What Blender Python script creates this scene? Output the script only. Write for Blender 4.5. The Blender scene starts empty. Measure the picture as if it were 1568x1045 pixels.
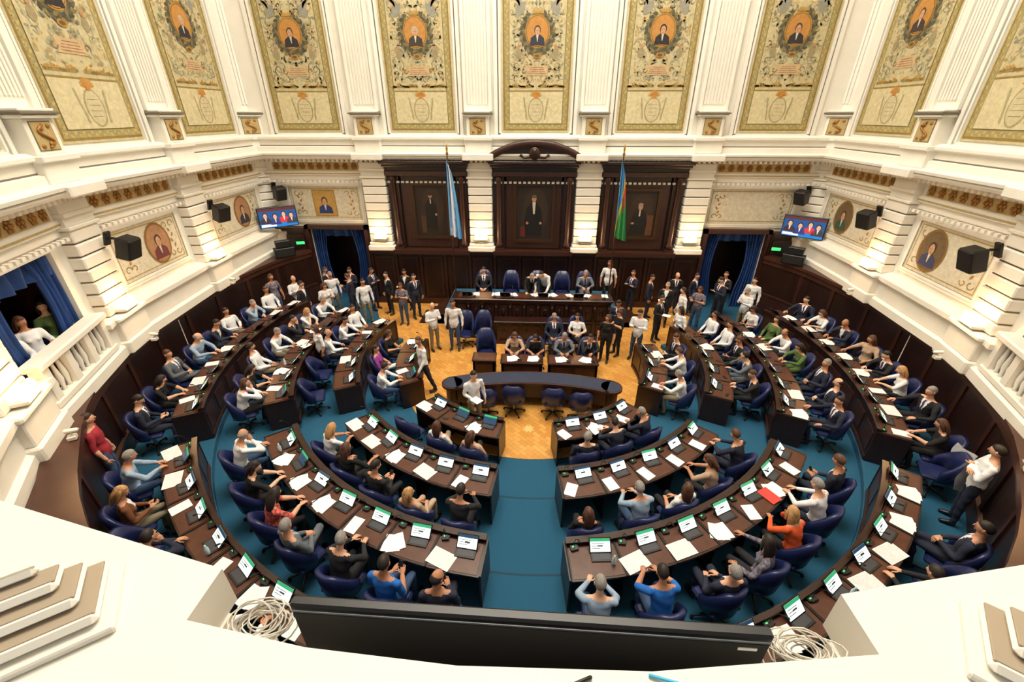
import bpy, math, random, bmesh
import numpy as np
from mathutils import Vector, Matrix
random.seed(7)
D=math.radians
sc=bpy.context.scene
COL=sc.collection
# ------------------------------------------------------------------ materials
def lin(c):
    r=[]
    for x in c[:3]:
        x/=255.0
        r.append(x/12.92 if x<=.04045 else ((x+.055)/1.055)**2.4)
    return (r[0],r[1],r[2],1)
MC={}
def mat(name,rgb,rough=.55,metal=0,var=0.0,scale=6,emis=0,bump=0,stretch=None,spec=None):
    if name in MC: return MC[name]
    m=bpy.data.materials.new(name); m.use_nodes=True
    nt=m.node_tree; b=nt.nodes['Principled BSDF']
    c=lin(rgb)
    b.inputs['Base Color'].default_value=c
    b.inputs['Roughness'].default_value=rough
    b.inputs['Metallic'].default_value=metal
    if spec is not None: b.inputs['Specular IOR Level'].default_value=spec
    if emis:
        b.inputs['Emission Color'].default_value=c
        b.inputs['Emission Strength'].default_value=emis
    if var or bump:
        tc=nt.nodes.new('ShaderNodeTexCoord'); mp=nt.nodes.new('ShaderNodeMapping')
        if stretch: mp.inputs['Scale'].default_value=stretch
        nz=nt.nodes.new('ShaderNodeTexNoise'); nz.inputs['Scale'].default_value=scale; nz.inputs['Detail'].default_value=5
        nt.links.new(tc.outputs['Object'],mp.inputs['Vector']); nt.links.new(mp.outputs[0],nz.inputs['Vector'])
        if var:
            cr=nt.nodes.new('ShaderNodeValToRGB')
            cr.color_ramp.elements[0].position=.3; cr.color_ramp.elements[1].position=.7
            cr.color_ramp.elements[0].color=tuple(x*(1-var) for x in c[:3])+(1,)
            cr.color_ramp.elements[1].color=tuple(min(1,x*(1+var)) for x in c[:3])+(1,)
            nt.links.new(nz.outputs['Fac'],cr.inputs[0]); nt.links.new(cr.outputs[0],b.inputs['Base Color'])
        if bump:
            bp=nt.nodes.new('ShaderNodeBump'); bp.inputs['Strength'].default_value=bump; bp.inputs['Distance'].default_value=.01
            nt.links.new(nz.outputs['Fac'],bp.inputs['Height']); nt.links.new(bp.outputs[0],b.inputs['Normal'])
    MC[name]=m; return m
WHITE=mat('plaster_white',(230,226,215),.6,var=.03,scale=3)
CREAM=mat('plaster_cream',(214,208,190),.6,var=.03,scale=3)
GROOVE=mat('plaster_groove',(112,104,88),.8)
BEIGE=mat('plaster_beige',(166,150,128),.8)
DWOOD=mat('dark_walnut',(38,20,15),.35,var=.35,scale=5,stretch=(4,4,.6))
DWOOD2=mat('dark_walnut_light',(56,30,22),.35,var=.3,scale=5,stretch=(4,4,.6))
DESKW=mat('desk_mahogany',(44,23,18),.28,var=.25,scale=4)
LEATH=mat('desk_leather_inlay',(80,46,33),.3,var=.22,scale=9)
CAPW=mat('wood_cap',(66,38,28),.35,var=.2,scale=3)
BLACK=mat('black_plastic',(18,18,20),.4)
BLACKM=mat('black_matt',(12,12,13),.7)
NAVY=mat('navy_leather',(26,36,80),.35,var=.15,scale=5)
TBLUE=mat('table_blue_cloth',(32,42,68),.7,var=.1)
CARPET=mat('blue_carpet',(26,84,114),.95,var=.12,scale=60,bump=.3)
CURT=mat('blue_velvet',(24,62,124),.8,var=.2,scale=3)
GOLD=mat('gold_leaf',(150,104,42),.45,metal=.2,var=.3,scale=20)
GOLDP=mat('gold_paint_band',(180,156,104),.6,var=.12,scale=15)
PAPER=mat('paper',(240,240,240),.7)
REDP=mat('red_folder',(200,60,54),.6)
STEEL=mat('steel',(150,150,155),.3,metal=.9)
BRASS=mat('brass',(180,140,70),.3,metal=.9)
GLOW=mat('lamp_glass',(255,190,120),.5,emis=9)
SCRN=mat('tablet_screen',(222,238,234),.3,emis=.95)
SCRG=mat('tablet_screen_green',(46,150,104),.3,emis=.9)
SCRB=mat('tablet_screen_blue',(36,66,96),.3,emis=.5)
def attrmat(name,rough=.7,emis=0,var=0):
    m=bpy.data.materials.new(name); m.use_nodes=True; nt=m.node_tree; b=nt.nodes['Principled BSDF']
    a=nt.nodes.new('ShaderNodeAttribute'); a.attribute_name='Col'; out=a.outputs['Color']
    if var:
        tc=nt.nodes.new('ShaderNodeTexCoord'); nz=nt.nodes.new('ShaderNodeTexNoise'); nz.inputs['Scale'].default_value=9; nz.inputs['Detail'].default_value=8; nz.inputs['Roughness'].default_value=.7
        nt.links.new(tc.outputs['Object'],nz.inputs['Vector'])
        cr=nt.nodes.new('ShaderNodeValToRGB'); cr.color_ramp.elements[0].position=.3; cr.color_ramp.elements[1].position=.7
        cr.color_ramp.elements[0].color=(1-var,1-var*1.05,1-var*1.2,1); cr.color_ramp.elements[1].color=(1,1,1,1)
        mx=nt.nodes.new('ShaderNodeMix'); mx.data_type='RGBA'; mx.blend_type='MULTIPLY'; mx.inputs['Factor'].default_value=1
        nt.links.new(nz.outputs['Fac'],cr.inputs[0]); nt.links.new(out,mx.inputs['A']); nt.links.new(cr.outputs[0],mx.inputs['B']); out=mx.outputs['Result']
    nt.links.new(out,b.inputs['Base Color']); b.inputs['Roughness'].default_value=rough
    if emis:
        nt.links.new(a.outputs['Color'],b.inputs['Emission Color']); b.inputs['Emission Strength'].default_value=emis
    return m
PAINT=attrmat('painted_canvas',.75,0,.32); FLAGM=attrmat('flag_cloth',.8); TVM=attrmat('tv_picture',.3,.7); OIL=attrmat('oil_paint',.45,0,.3)
# parquet
PARQ=bpy.data.materials.new('oak_parquet'); PARQ.use_nodes=True
nt=PARQ.node_tree; b=nt.nodes['Principled BSDF']; b.inputs['Roughness'].default_value=.26
tc=nt.nodes.new('ShaderNodeTexCoord'); mp=nt.nodes.new('ShaderNodeMapping'); mp.inputs['Rotation'].default_value=(0,0,D(45))
br=nt.nodes.new('ShaderNodeTexBrick'); br.inputs['Scale'].default_value=2.2; br.inputs['Mortar Size'].default_value=.005
br.inputs['Color1'].default_value=lin((222,166,88)); br.inputs['Color2'].default_value=lin((202,140,66)); br.inputs['Mortar'].default_value=lin((146,92,42))
nt.links.new(tc.outputs['Object'],mp.inputs[0]); nt.links.new(mp.outputs[0],br.inputs['Vector']); nt.links.new(br.outputs['Color'],b.inputs['Base Color'])

# ------------------------------------------------------------------ builder
I4=Matrix.Identity(4)
def warp(r,a):   # hemicycle is slightly elongated along the aisle
    k=0 if r<4 else (.045*(r-4)/2 if r<6 else (.045 if r<7.6 else (.045*(8.6-r) if r<8.6 else 0)))
    c=max(0,math.cos(D(a))); return r*(1+k*c*c)
class B:
    def __init__(s): s.v=[];s.f=[];s.m=[];s.sm=[];s.mats=[]
    def slot(s,m):
        if m not in s.mats: s.mats.append(m)
        return s.mats.index(m)
    def add(s,vs,fs,m,M=None,smooth=False):
        o=len(s.v); k=s.slot(m)
        if M is not None: vs=[M@Vector(p) for p in vs]
        s.v+= [tuple(p) for p in vs]
        for f in fs: s.f.append(tuple(i+o for i in f)); s.m.append(k); s.sm.append(smooth)
    def box(s,x0,x1,y0,y1,z0,z1,m,M=None):
        vs=[(x0,y0,z0),(x1,y0,z0),(x1,y1,z0),(x0,y1,z0),(x0,y0,z1),(x1,y0,z1),(x1,y1,z1),(x0,y1,z1)]
        s.add(vs,[(0,3,2,1),(4,5,6,7),(0,1,5,4),(1,2,6,5),(2,3,7,6),(3,0,4,7)],m,M)
    def bbox(s,x0,x1,y0,y1,z0,z1,m,M=None,c=.02):
        a=[(x0+c,y0),(x1-c,y0),(x1,y0+c),(x1,y1-c),(x1-c,y1),(x0+c,y1),(x0,y1-c),(x0,y0+c)]
        def ring(z,i):
            return [(min(max(p[0],x0+i),x1-i),min(max(p[1],y0+i),y1-i),z) for p in a]
        R=[ring(z0,c),ring(z0+c,0),ring(z1-c,0),ring(z1,c)]
        vs=[p for r in R for p in r]; fs=[]
        for k in range(3):
            for i in range(8):
                j=(i+1)%8; fs.append((k*8+i,k*8+j,k*8+8+j,k*8+8+i))
        fs.append(tuple(range(7,-1,-1))); fs.append(tuple(range(24,32)))
        s.add(vs,fs,m,M)
    def tube(s,P,R,m,n=8,ref=(1,0,0),M=None,smooth=True,cap=True):
        vs,fs=tube(P,R,n,ref,cap); s.add(vs,fs,m,M,smooth)
    def cyl(s,x,y,z0,z1,r0,r1,m,n=12,M=None):
        vs=[(x+r0*math.cos(2*math.pi*i/n),y+r0*math.sin(2*math.pi*i/n),z0) for i in range(n)]+[(x+r1*math.cos(2*math.pi*i/n),y+r1*math.sin(2*math.pi*i/n),z1) for i in range(n)]
        fs=[(i,(i+1)%n,n+(i+1)%n,n+i) for i in range(n)]+[tuple(range(n-1,-1,-1)),tuple(range(n,2*n))]
        s.add(vs,fs,m,M,False)
    def lathe(s,x,y,prof,m,n=14,M=None):
        vs=[];fs=[]
        for r,z in prof:
            for i in range(n): vs.append((x+r*math.cos(2*math.pi*i/n),y+r*math.sin(2*math.pi*i/n),z))
        for k in range(len(prof)-1):
            for i in range(n):
                j=(i+1)%n; fs.append((k*n+i,k*n+j,k*n+n+j,k*n+n+i))
        fs.append(tuple(range(n-1,-1,-1))); fs.append(tuple(range((len(prof)-1)*n,len(prof)*n)))
        s.add(vs,fs,m,M,True)
    def ell(s,c,r,m,nu=12,nv=8,M=None):
        vs=[];fs=[]
        for j in range(1,nv):
            t=math.pi*j/nv
            for i in range(nu):
                p=2*math.pi*i/nu; vs.append((c[0]+r[0]*math.sin(t)*math.cos(p),c[1]+r[1]*math.sin(t)*math.sin(p),c[2]+r[2]*math.cos(t)))
        top=len(vs); vs.append((c[0],c[1],c[2]+r[2])); vs.append((c[0],c[1],c[2]-r[2]))
        for j in range(nv-2):
            for i in range(nu):
                k=(i+1)%nu; fs.append((j*nu+i,j*nu+nu+i,j*nu+nu+k,j*nu+k))
        for i in range(nu):
            k=(i+1)%nu; fs.append((top,i,k)); fs.append((top+1,(nv-2)*nu+k,(nv-2)*nu+i))
        s.add(vs,fs,m,M,True)
    def arc(s,r0,r1,a0,a1,z0,z1,m,seg=None,c=None):
        seg=seg or max(2,int(abs(a1-a0)/3)); vs=[];fs=[]
        for i in range(seg+1):
            ad=a0+(a1-a0)*i/seg; a=D(ad); S=math.sin(a);C=math.cos(a)
            for r,z in ((r0,z0),(r1,z0),(r1,z1),(r0,z1)):
                q=warp(r,ad) if c is None else r; cc=c or (0,11)
                vs.append((cc[0]+q*S,cc[1]-q*C,z))
        for i in range(seg):
            for k in range(4):
                l=(k+1)%4; fs.append((i*4+k,i*4+l,i*4+4+l,i*4+4+k))
        fs.append((0,1,2,3)); fs.append((seg*4+3,seg*4+2,seg*4+1,seg*4))
        s.add(vs,fs,m)
    def poly(s,pts,z0,z1,m,M=None):
        n=len(pts); vs=[(p[0],p[1],z0) for p in pts]+[(p[0],p[1],z1) for p in pts]
        fs=[(i,(i+1)%n,n+(i+1)%n,n+i) for i in range(n)]+[tuple(range(n-1,-1,-1)),tuple(range(n,2*n))]
        s.add(vs,fs,m,M)
    def sweep(s,pl,prof,m,closed=True):
        vs=[];fs=[];n=len(pl);k=len(prof); N=[]
        for i in range(n):
            ds=[]
            if i>0: ds.append(nrm(pl[i-1],pl[i]))
            if i<n-1: ds.append(nrm(pl[i],pl[i+1]))
            a=Vector((sum(d[0] for d in ds),sum(d[1] for d in ds))); a.normalize()
            sc_=1/max(.3,a.dot(Vector(ds[0]))); N.append(a*sc_)
        for i in range(n):
            for q in prof: vs.append((pl[i][0]+N[i].x*q[0],pl[i][1]+N[i].y*q[0],q[1]))
        for i in range(n-1):
            for j in range(k if closed else k-1):
                l=(j+1)%k; fs.append((i*k+j,i*k+l,i*k+k+l,i*k+k+j))
        if closed:
            fs.append(tuple(range(k))); fs.append(tuple((n-1)*k+j for j in range(k-1,-1,-1)))
        s.add(vs,fs,m)
    def mesh(s,name):
        me=bpy.data.meshes.new(name); me.from_pydata(s.v,[],s.f)
        for m in s.mats: me.materials.append(m)
        me.polygons.foreach_set('material_index',s.m); me.polygons.foreach_set('use_smooth',s.sm)
        bm=bmesh.new(); bm.from_mesh(me); bmesh.ops.recalc_face_normals(bm,faces=bm.faces); bm.to_mesh(me); bm.free()
        me.update(); return me
    def obj(s,name,loc=(0,0,0),rot=0):
        o=bpy.data.objects.new(name,s.mesh(name)); COL.objects.link(o); o.location=loc; o.rotation_euler=(0,0,rot); return o
def nrm(a,b):
    dx=b[0]-a[0];dy=b[1]-a[1];l=math.hypot(dx,dy); return (dy/l,-dx/l)
def tube(P,R,n=8,ref=(1,0,0),cap=True):
    P=[Vector(p) for p in P]; R=[(r,r) if not isinstance(r,(tuple,list)) else r for r in R]
    T=[]
    for i in range(len(P)):
        t=(P[min(i+1,len(P)-1)]-P[max(i-1,0)]); t.normalize(); T.append(t)
    if cap:
        P=[P[0]-T[0]*min(R[0])*.6]+P+[P[-1]+T[-1]*min(R[-1])*.6]
        R=[(R[0][0]*.6,R[0][1]*.6)]+R+[(R[-1][0]*.6,R[-1][1]*.6)]
        T=[T[0]]+T+[T[-1]]
    vs=[];fs=[]; ref=Vector(ref)
    for p,r,t in zip(P,R,T):
        q=ref if abs(t.dot(ref.normalized()))<.93 else Vector((0,1,0.2))
        S=(q-t*t.dot(q)).normalized(); U=t.cross(S)
        for i in range(n):
            a=2*math.pi*i/n; vs.append(tuple(p+S*(r[0]*math.cos(a))+U*(r[1]*math.sin(a))))
    for k in range(len(P)-1):
        for i in range(n):
            j=(i+1)%n; fs.append((k*n+i,k*n+j,k*n+n+j,k*n+n+i))
    fs.append(tuple(range(n-1,-1,-1))); fs.append(tuple(range((len(P)-1)*n,len(P)*n)))
    return vs,fs
def frame(A,N):   # local (u, n, z)
    n=Vector((N[0],N[1],0)).normalized(); u=Vector((-n.y,n.x,0))
    M=Matrix(((u.x,n.x,0,A[0]),(u.y,n.y,0,A[1]),(0,0,1,0),(0,0,0,1))); return M
# flat painted art -------------------------------------------------
class Art:
    def __init__(s): s.v=[];s.f=[];s.c=[]
    def poly(s,pts,col,L):
        o=len(s.v); s.v+=[(p[0],.003*L,p[1]) for p in pts]; s.f.append(tuple(range(o,o+len(pts)))); s.c.append(lin(col))
    def rect(s,a,b,c,d,col,L): s.poly([(a,c),(b,c),(b,d),(a,d)],col,L)
    def ell(s,u,z,a,b,col,L,n=22,rot=0):
        cr=math.cos(rot);sr=math.sin(rot)
        s.poly([(u+a*math.cos(2*math.pi*i/n)*cr-b*math.sin(2*math.pi*i/n)*sr,z+a*math.cos(2*math.pi*i/n)*sr+b*math.sin(2*math.pi*i/n)*cr) for i in range(n)],col,L)
    def leaf(s,u,z,l,w,rot,col,L):
        cr=math.cos(rot);sr=math.sin(rot)
        s.poly([(u+a*cr-b*sr,z+a*sr+b*cr) for a,b in ((0,0),(.3*l,w),(.7*l,w*.8),(l,0),(.7*l,-w*.8),(.3*l,-w))],col,L)
    def curl(s,u,z,r,a0,turn,w,col,L):
        n=14; P=[]
        for i in range(n+1):
            t=i/n; a=a0+turn*t; rr=r*(1-.75*t); P.append((u+rr*math.cos(a),z+rr*math.sin(a)))
        for i in range(n):
            (x0,z0),(x1,z1)=P[i],P[i+1]; dx=x1-x0;dz=z1-z0;l=math.hypot(dx,dz)+1e-6; nx=-dz/l*w;nz=dx/l*w
            s.poly([(x0+nx,z0+nz),(x0-nx,z0-nz),(x1-nx,z1-nz),(x1+nx,z1+nz)],col,L)
    def bust(s,u,z,q,coat,hair,L,face=(205,160,125)):
        s.poly([(u-.62*q,z-.85*q),(u-.55*q,z-.35*q),(u-.22*q,z-.12*q),(u+.22*q,z-.12*q),(u+.55*q,z-.35*q),(u+.62*q,z-.85*q)],coat,L)
        s.poly([(u-.1*q,z-.14*q),(u+.1*q,z-.14*q),(u+.02*q,z-.6*q),(u-.02*q,z-.6*q)],(215,210,195),L+1)
        s.ell(u,z+.2*q,.27*q,.33*q,hair,L+1)
        s.ell(u,z+.12*q,.2*q,.29*q,face,L+2)
        s.ell(u-.08*q,z+.15*q,.035*q,.02*q,(60,40,30),L+3,8); s.ell(u+.08*q,z+.15*q,.035*q,.02*q,(60,40,30),L+3,8)
        s.poly([(u-.02*q,z+.12*q),(u+.04*q,z+.04*q),(u-.02*q,z+.04*q)],(165,115,85),L+3)
        s.rect(u-.07*q,u+.07*q,z-.05*q,z-.03*q,(140,70,60),L+3)
    def obj(s,name,M,m):
        me=bpy.data.meshes.new(name); vs=[tuple(M@Vector(p)) for p in s.v]; me.from_pydata(vs,[],s.f); me.materials.append(m)
        ca=me.color_attributes.new('Col','FLOAT_COLOR','CORNER'); arr=[]
        for f,c in zip(s.f,s.c): arr+=list(c)*len(f)
        ca.data.foreach_set('color',arr); me.update()
        o=bpy.data.objects.new(name,me); COL.objects.link(o); return o

# ------------------------------------------------------------------ plan
FY=16.5
V=[(-6.0,2.0),(-8.15,4.85),(-9.6,8.4),(-10.05,12.3),(-10.2,FY),(10.2,FY),(10.05,12.3),(9.6,8.4),(8.15,4.85),(6.0,2.0)]
PIL_FAR=[-5.85,-1.96,1.96,5.85]
def wall_holes(b,A,Bp,z0,z1,holes,m,th=.3):
    L=math.hypot(Bp[0]-A[0],Bp[1]-A[1]); N=nrm(A,Bp); n=Vector((N[0],N[1],0)); u=Vector(((Bp[0]-A[0])/L,(Bp[1]-A[1])/L,0))
    M=Matrix(((u.x,n.x,0,A[0]),(u.y,n.y,0,A[1]),(0,0,1,0),(0,0,0,1)))
    us=sorted({0,L}|{h[0] for h in holes}|{h[1] for h in holes}); zs=sorted({z0,z1}|{h[2] for h in holes}|{h[3] for h in holes})
    for i in range(len(us)-1):
        for j in range(len(zs)-1):
            cu=(us[i]+us[i+1])/2;cz=(zs[j]+zs[j+1])/2
            if any(h[0]<cu<h[1] and h[2]<cz<h[3] for h in holes): continue
            b.box(us[i],us[i+1],-th,0,zs[j],zs[j+1],m,M)
    return M
TOPZ=19.0
def segM(i):
    A,Bp=V[i],V[i+1]; L=math.hypot(Bp[0]-A[0],Bp[1]-A[1]); N=nrm(A,Bp)
    u=Vector(((Bp[0]-A[0])/L,(Bp[1]-A[1])/L,0))
    return Matrix(((u.x,N[0],0,A[0]),(u.y,N[1],0,A[1]),(0,0,1,0),(0,0,0,1))),L
for nm,segs in (('wall_left',(0,1,2,3)),('wall_right',(5,6,7,8))):
    b=B()
    for i in segs:
        M,L=segM(i); h=[]
        if i==1: h=[(L-3.0,L-.85,2.45,4.65)]
        if i==7: h=[(.85,3.0,2.45,4.65)]
        wall_holes(b,V[i],V[i+1],0,TOPZ,h,WHITE)
        if h:
            a,c=h[0][:2]
            b.box(a,c,-1.8,-1.75,2.3,4.8,DWOOD2,M); b.box(a-.05,a,-1.8,-.3,2.3,4.8,DWOOD,M); b.box(c,c+.05,-1.8,-.3,2.3,4.8,DWOOD,M)
            b.box(a,c,-1.8,-.3,4.75,4.8,DWOOD,M); b.box(a,c,-1.8,-.3,2.35,2.45,CAPW,M)
    b.obj(nm)
b=B()
DX0,DX1,DZ=6.55,8.75,3.05
wall_holes(b,V[4],V[5],0,TOPZ,[(10.2-DX1,10.2-DX0,0,DZ),(10.2+DX0,10.2+DX1,0,DZ)],WHITE)
for s in (-1,1):
    x0,x1=sorted((s*DX0,s*DX1))
    b.box(x0,x1,FY+1.6,FY+1.65,0,3.1,DWOOD,None); b.box(x0-.05,x0,FY+.3,FY+1.6,0,3.1,DWOOD); b.box(x1,x1+.05,FY+.3,FY+1.6,0,3.1,DWOOD); b.box(x0,x1,FY+.3,FY+1.6,3.05,3.1,DWOOD)
b.obj('wall_far')
# ceiling + skylight
SX,SY0,SY1=4.8,4.8,14.2
b=B(); 
b.box(-11,11,-3,SY0,TOPZ,TOPZ+.2,WHITE); b.box(-11,11,SY1,18,TOPZ,TOPZ+.2,WHITE); b.box(-11,-SX,SY0,SY1,TOPZ,TOPZ+.2,WHITE); b.box(SX,11,SY0,SY1,TOPZ,TOPZ+.2,WHITE)
b.obj('ceiling')
SKY=mat('skylight_emitter',(255,246,230),.5,emis=14.8)  # unseen glowing panel for a presumed skylight, sized and raised to even the light
b=B(); b.box(-SX,SX,SY0,SY1,TOPZ+.05,TOPZ+.12,SKY)
for x in (-2.4,0,2.4): b.box(x-.06,x+.06,SY0,SY1,TOPZ,TOPZ+.1,WHITE)
for y in (7.1,9.5,11.9): b.box(-SX,SX,y-.06,y+.06,TOPZ,TOPZ+.1,WHITE)
b.obj('unseen_skylight_panel')
# cornice / entablature
b=B()
prof=[(0,4.85),(.08,4.85),(.08,5.0),(.15,5.03),(.15,5.15),(.1,5.18),(.1,5.47),(.24,5.5),(.28,5.56),(.5,5.6),(.54,5.66),(.56,5.78),(.3,5.82),(.3,5.98),(.2,6.0),(.2,6.2),(.3,6.24),(.3,6.3),(.12,6.36),(0,6.36)]
b.sweep(V,prof,WHITE); b.sweep(V,[(.24,5.5),(.245,5.5),(.285,5.56),(.28,5.565)],GROOVE); b.sweep(V,[(.2,5.99),(.206,5.99),(.206,6.03),(.2,6.03)],GROOVE)
b.sweep(V,[(.155,5.06),(.16,5.06),(.16,5.10),(.155,5.10)],GOLDP); b.sweep(V,[(.56,5.7),(.563,5.7),(.563,5.72),(.56,5.72)],GROOVE)
for i in range(len(V)-1):
    M,L=segM(i); n=int(L/.17)
    for k in range(n):
        u=(k+.5)*L/n; b.box(u-.05,u+.05,.15,.24,4.78,4.85,WHITE,M); b.box(u-.045,u+.045,.28,.4,5.50,5.58,WHITE,M)
b.obj('trim_cornice')
b=B(); dad=[(0,2.2),(.34,2.2),(.34,2.4),(.26,2.45),(.26,2.88),(.36,2.93),(.36,3.04),(.06,3.12),(0,3.12)]
b.sweep([V[2],V[3],V[4]],dad,WHITE); b.sweep([V[5],V[6],V[7]],dad,WHITE); b.sweep([V[0],V[1]],dad,WHITE); b.sweep([V[8],V[9]],dad,WHITE)
low=[(0,2.2),(.34,2.2),(.34,2.4),(.26,2.45),(0,2.45)]
b.sweep([V[1],V[2]],low,WHITE); b.sweep([V[7],V[8]],low,WHITE)
for i in (1,7):
    M,L=segM(i)
    for u0,u1 in (((0,L-3.0),(L-.85,L)) if i==1 else ((0,.85),(3.0,L))):
        b.box(u0,u1,0,.26,2.45,2.93,WHITE,M); b.box(u0,u1,0,.36,2.93,3.04,WHITE,M)
b.obj('trim_dado')
# rosette frieze
b=B()
def rosette(b,M,u,z,r,n0):
    b.ell((u,n0,z),(r*.35,.03,r*.35),GOLD,8,6,M)
    for k in range(6):
        a=k*math.pi/3; b.ell((u+r*.65*math.cos(a),n0,z+r*.65*math.sin(a)),(r*.34,.02,r*.34),GOLD,6,4,M)
for i in range(len(V)-1):
    M,L=segM(i)
    spans=[(.6,L-.6)] if i!=4 else [(.6,10.2-5.85-.55),(10.2+5.85+.55,L-.6)]
    for s0,s1 in spans:
        b.box(s0,s1,.1,.115,5.19,5.46,GOLDP,M)
        n=int((s1-s0)/.31)
        for k in range(n): rosette(b,M,s0+(k+.5)*(s1-s0)/n,5.325,.125,.13)
b.obj('trim_rosette_frieze')
# piers
def pier(b,M,base=True,top=True,w=.44):
    if base:
        b.bbox(-.56,.56,0,.52,2.2,2.5,WHITE,M,.03); b.bbox(-.5,.5,0,.46,2.5,2.95,WHITE,M,.02); b.bbox(-.56,.56,0,.52,2.95,3.06,WHITE,M,.03)
        z=3.06
    else:
        b.bbox(-.52,.52,0,.46,2.3,2.5,WHITE,M,.03); b.bbox(-.47,.47,0,.4,2.5,2.62,WHITE,M,.03); z=2.62
    b.box(-w+.03,w-.03,0,.27,z,5.0,GROOVE,M)
    n=int(round((4.95-z)/.29)); h=(4.95-z)/n
    for k in range(n): b.bbox(-w,w,0,.32,z+k*h+.016,z+(k+1)*h-.016,WHITE,M,.025)
    b.bbox(-w-.04,w+.04,0,.36,4.95,5.02,WHITE,M,.015); b.bbox(-w,w,0,.3,5.02,5.48,WHITE,M,.01)
    b.bbox(-w-.02,w+.02,0,.36,5.2,5.28,WHITE,M,.01)
    b.bbox(-w-.1,w+.1,0,.72,5.58,5.8,WHITE,M,.03); b.bbox(-w-.02,w+.02,0,.42,5.8,6.24,WHITE,M,.02)
def pedestal(b,M):
    b.bbox(-.5,.5,0,.5,6.2,6.32,WHITE,M,.02); b.bbox(-.38,.38,0,.36,6.32,6.93,WHITE,M,.01)
    b.bbox(-.46,.46,0,.44,6.93,7.0,WHITE,M,.015); b.bbox(-.5,.5,0,.48,7.0,7.05,GROOVE,M,.01); b.bbox(-.44,.44,0,.42,7.05,7.1,WHITE,M,.01)
    b.box(-.27,.27,.36,.368,6.38,6.89,GROOVE,M); b.box(-.25,.25,.368,.374,6.4,6.87,GOLDP,M)
    P=[]
    for i in range(17):
        t=i/16; a=t*2*math.pi; P.append((.14*math.sin(a),.39,6.44+.38*t))
    b.tube(P,[.026]*17,GOLD,6,M=M)
    for zz,uu in ((6.5,.06),(6.77,-.06)): b.ell((uu,.39,zz),(.06,.03,.05),GOLD,8,6,M)
    for zz,uu in ((6.46,-.15),(6.8,.15)): b.ell((uu,.38,zz),(.05,.02,.04),GOLD,8,6,M)
    b.box(-.42,.42,0,.1,7.05,TOPZ,WHITE,M)
    for k in range(-3,4): b.box(k*.1-.03,k*.1+.03,.1,.135,7.3,TOPZ,WHITE,M)
    for s in (-1,1): b.box(s*.42-.05,s*.42+.05,0,.17,7.09,TOPZ,WHITE,M)
def vM(i):
    a=nrm(V[i-1],V[i]); c=nrm(V[i],V[i+1]); N=(a[0]+c[0],a[1]+c[1]); return frame(V[i],N)
LAMPS=[]
b=B(); b2=B()
for i in range(1,9):
    M=vM(i); pier(b,M,True); pedestal(b2,M)
    if i not in (4,5): LAMPS.append((M,3.3,.54))
for x in PIL_FAR:
    M=frame((x,FY),(0,-1)); pier(b,M,False); pedestal(b2,M); LAMPS.append((M,2.95,.48))
b.obj('trim_banded_pilasters'); b2.obj('trim_attic_pilasters')
# sconce lamps
for M,z,nn in LAMPS:
    b=B()
    b.bbox(-.26,.26,.3,nn,z-.2,z-.12,WHITE,M,.02)
    b.bbox(-.16,.16,.3,nn-.06,z-.3,z-.2,CREAM,M,.02)
    for s in (-.17,0,.17): b.lathe(0,0,[(.02,0),(.05,.03),(.066,.09),(.05,.15),(.015,.18)],GLOW,10,M@Matrix.Translation((s,nn-.07,z-.12)))
    o=b.obj('wall_sconce')
    L=bpy.data.lights.new('sconce_bulb','POINT'); L.energy=34; L.color=(1,.6,.28); L.shadow_soft_size=.08
    lo=bpy.data.objects.new('bulb',L); COL.objects.link(lo); lo.location=M@Vector((0,nn+.14,z+.12)); lo.parent=o

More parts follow.
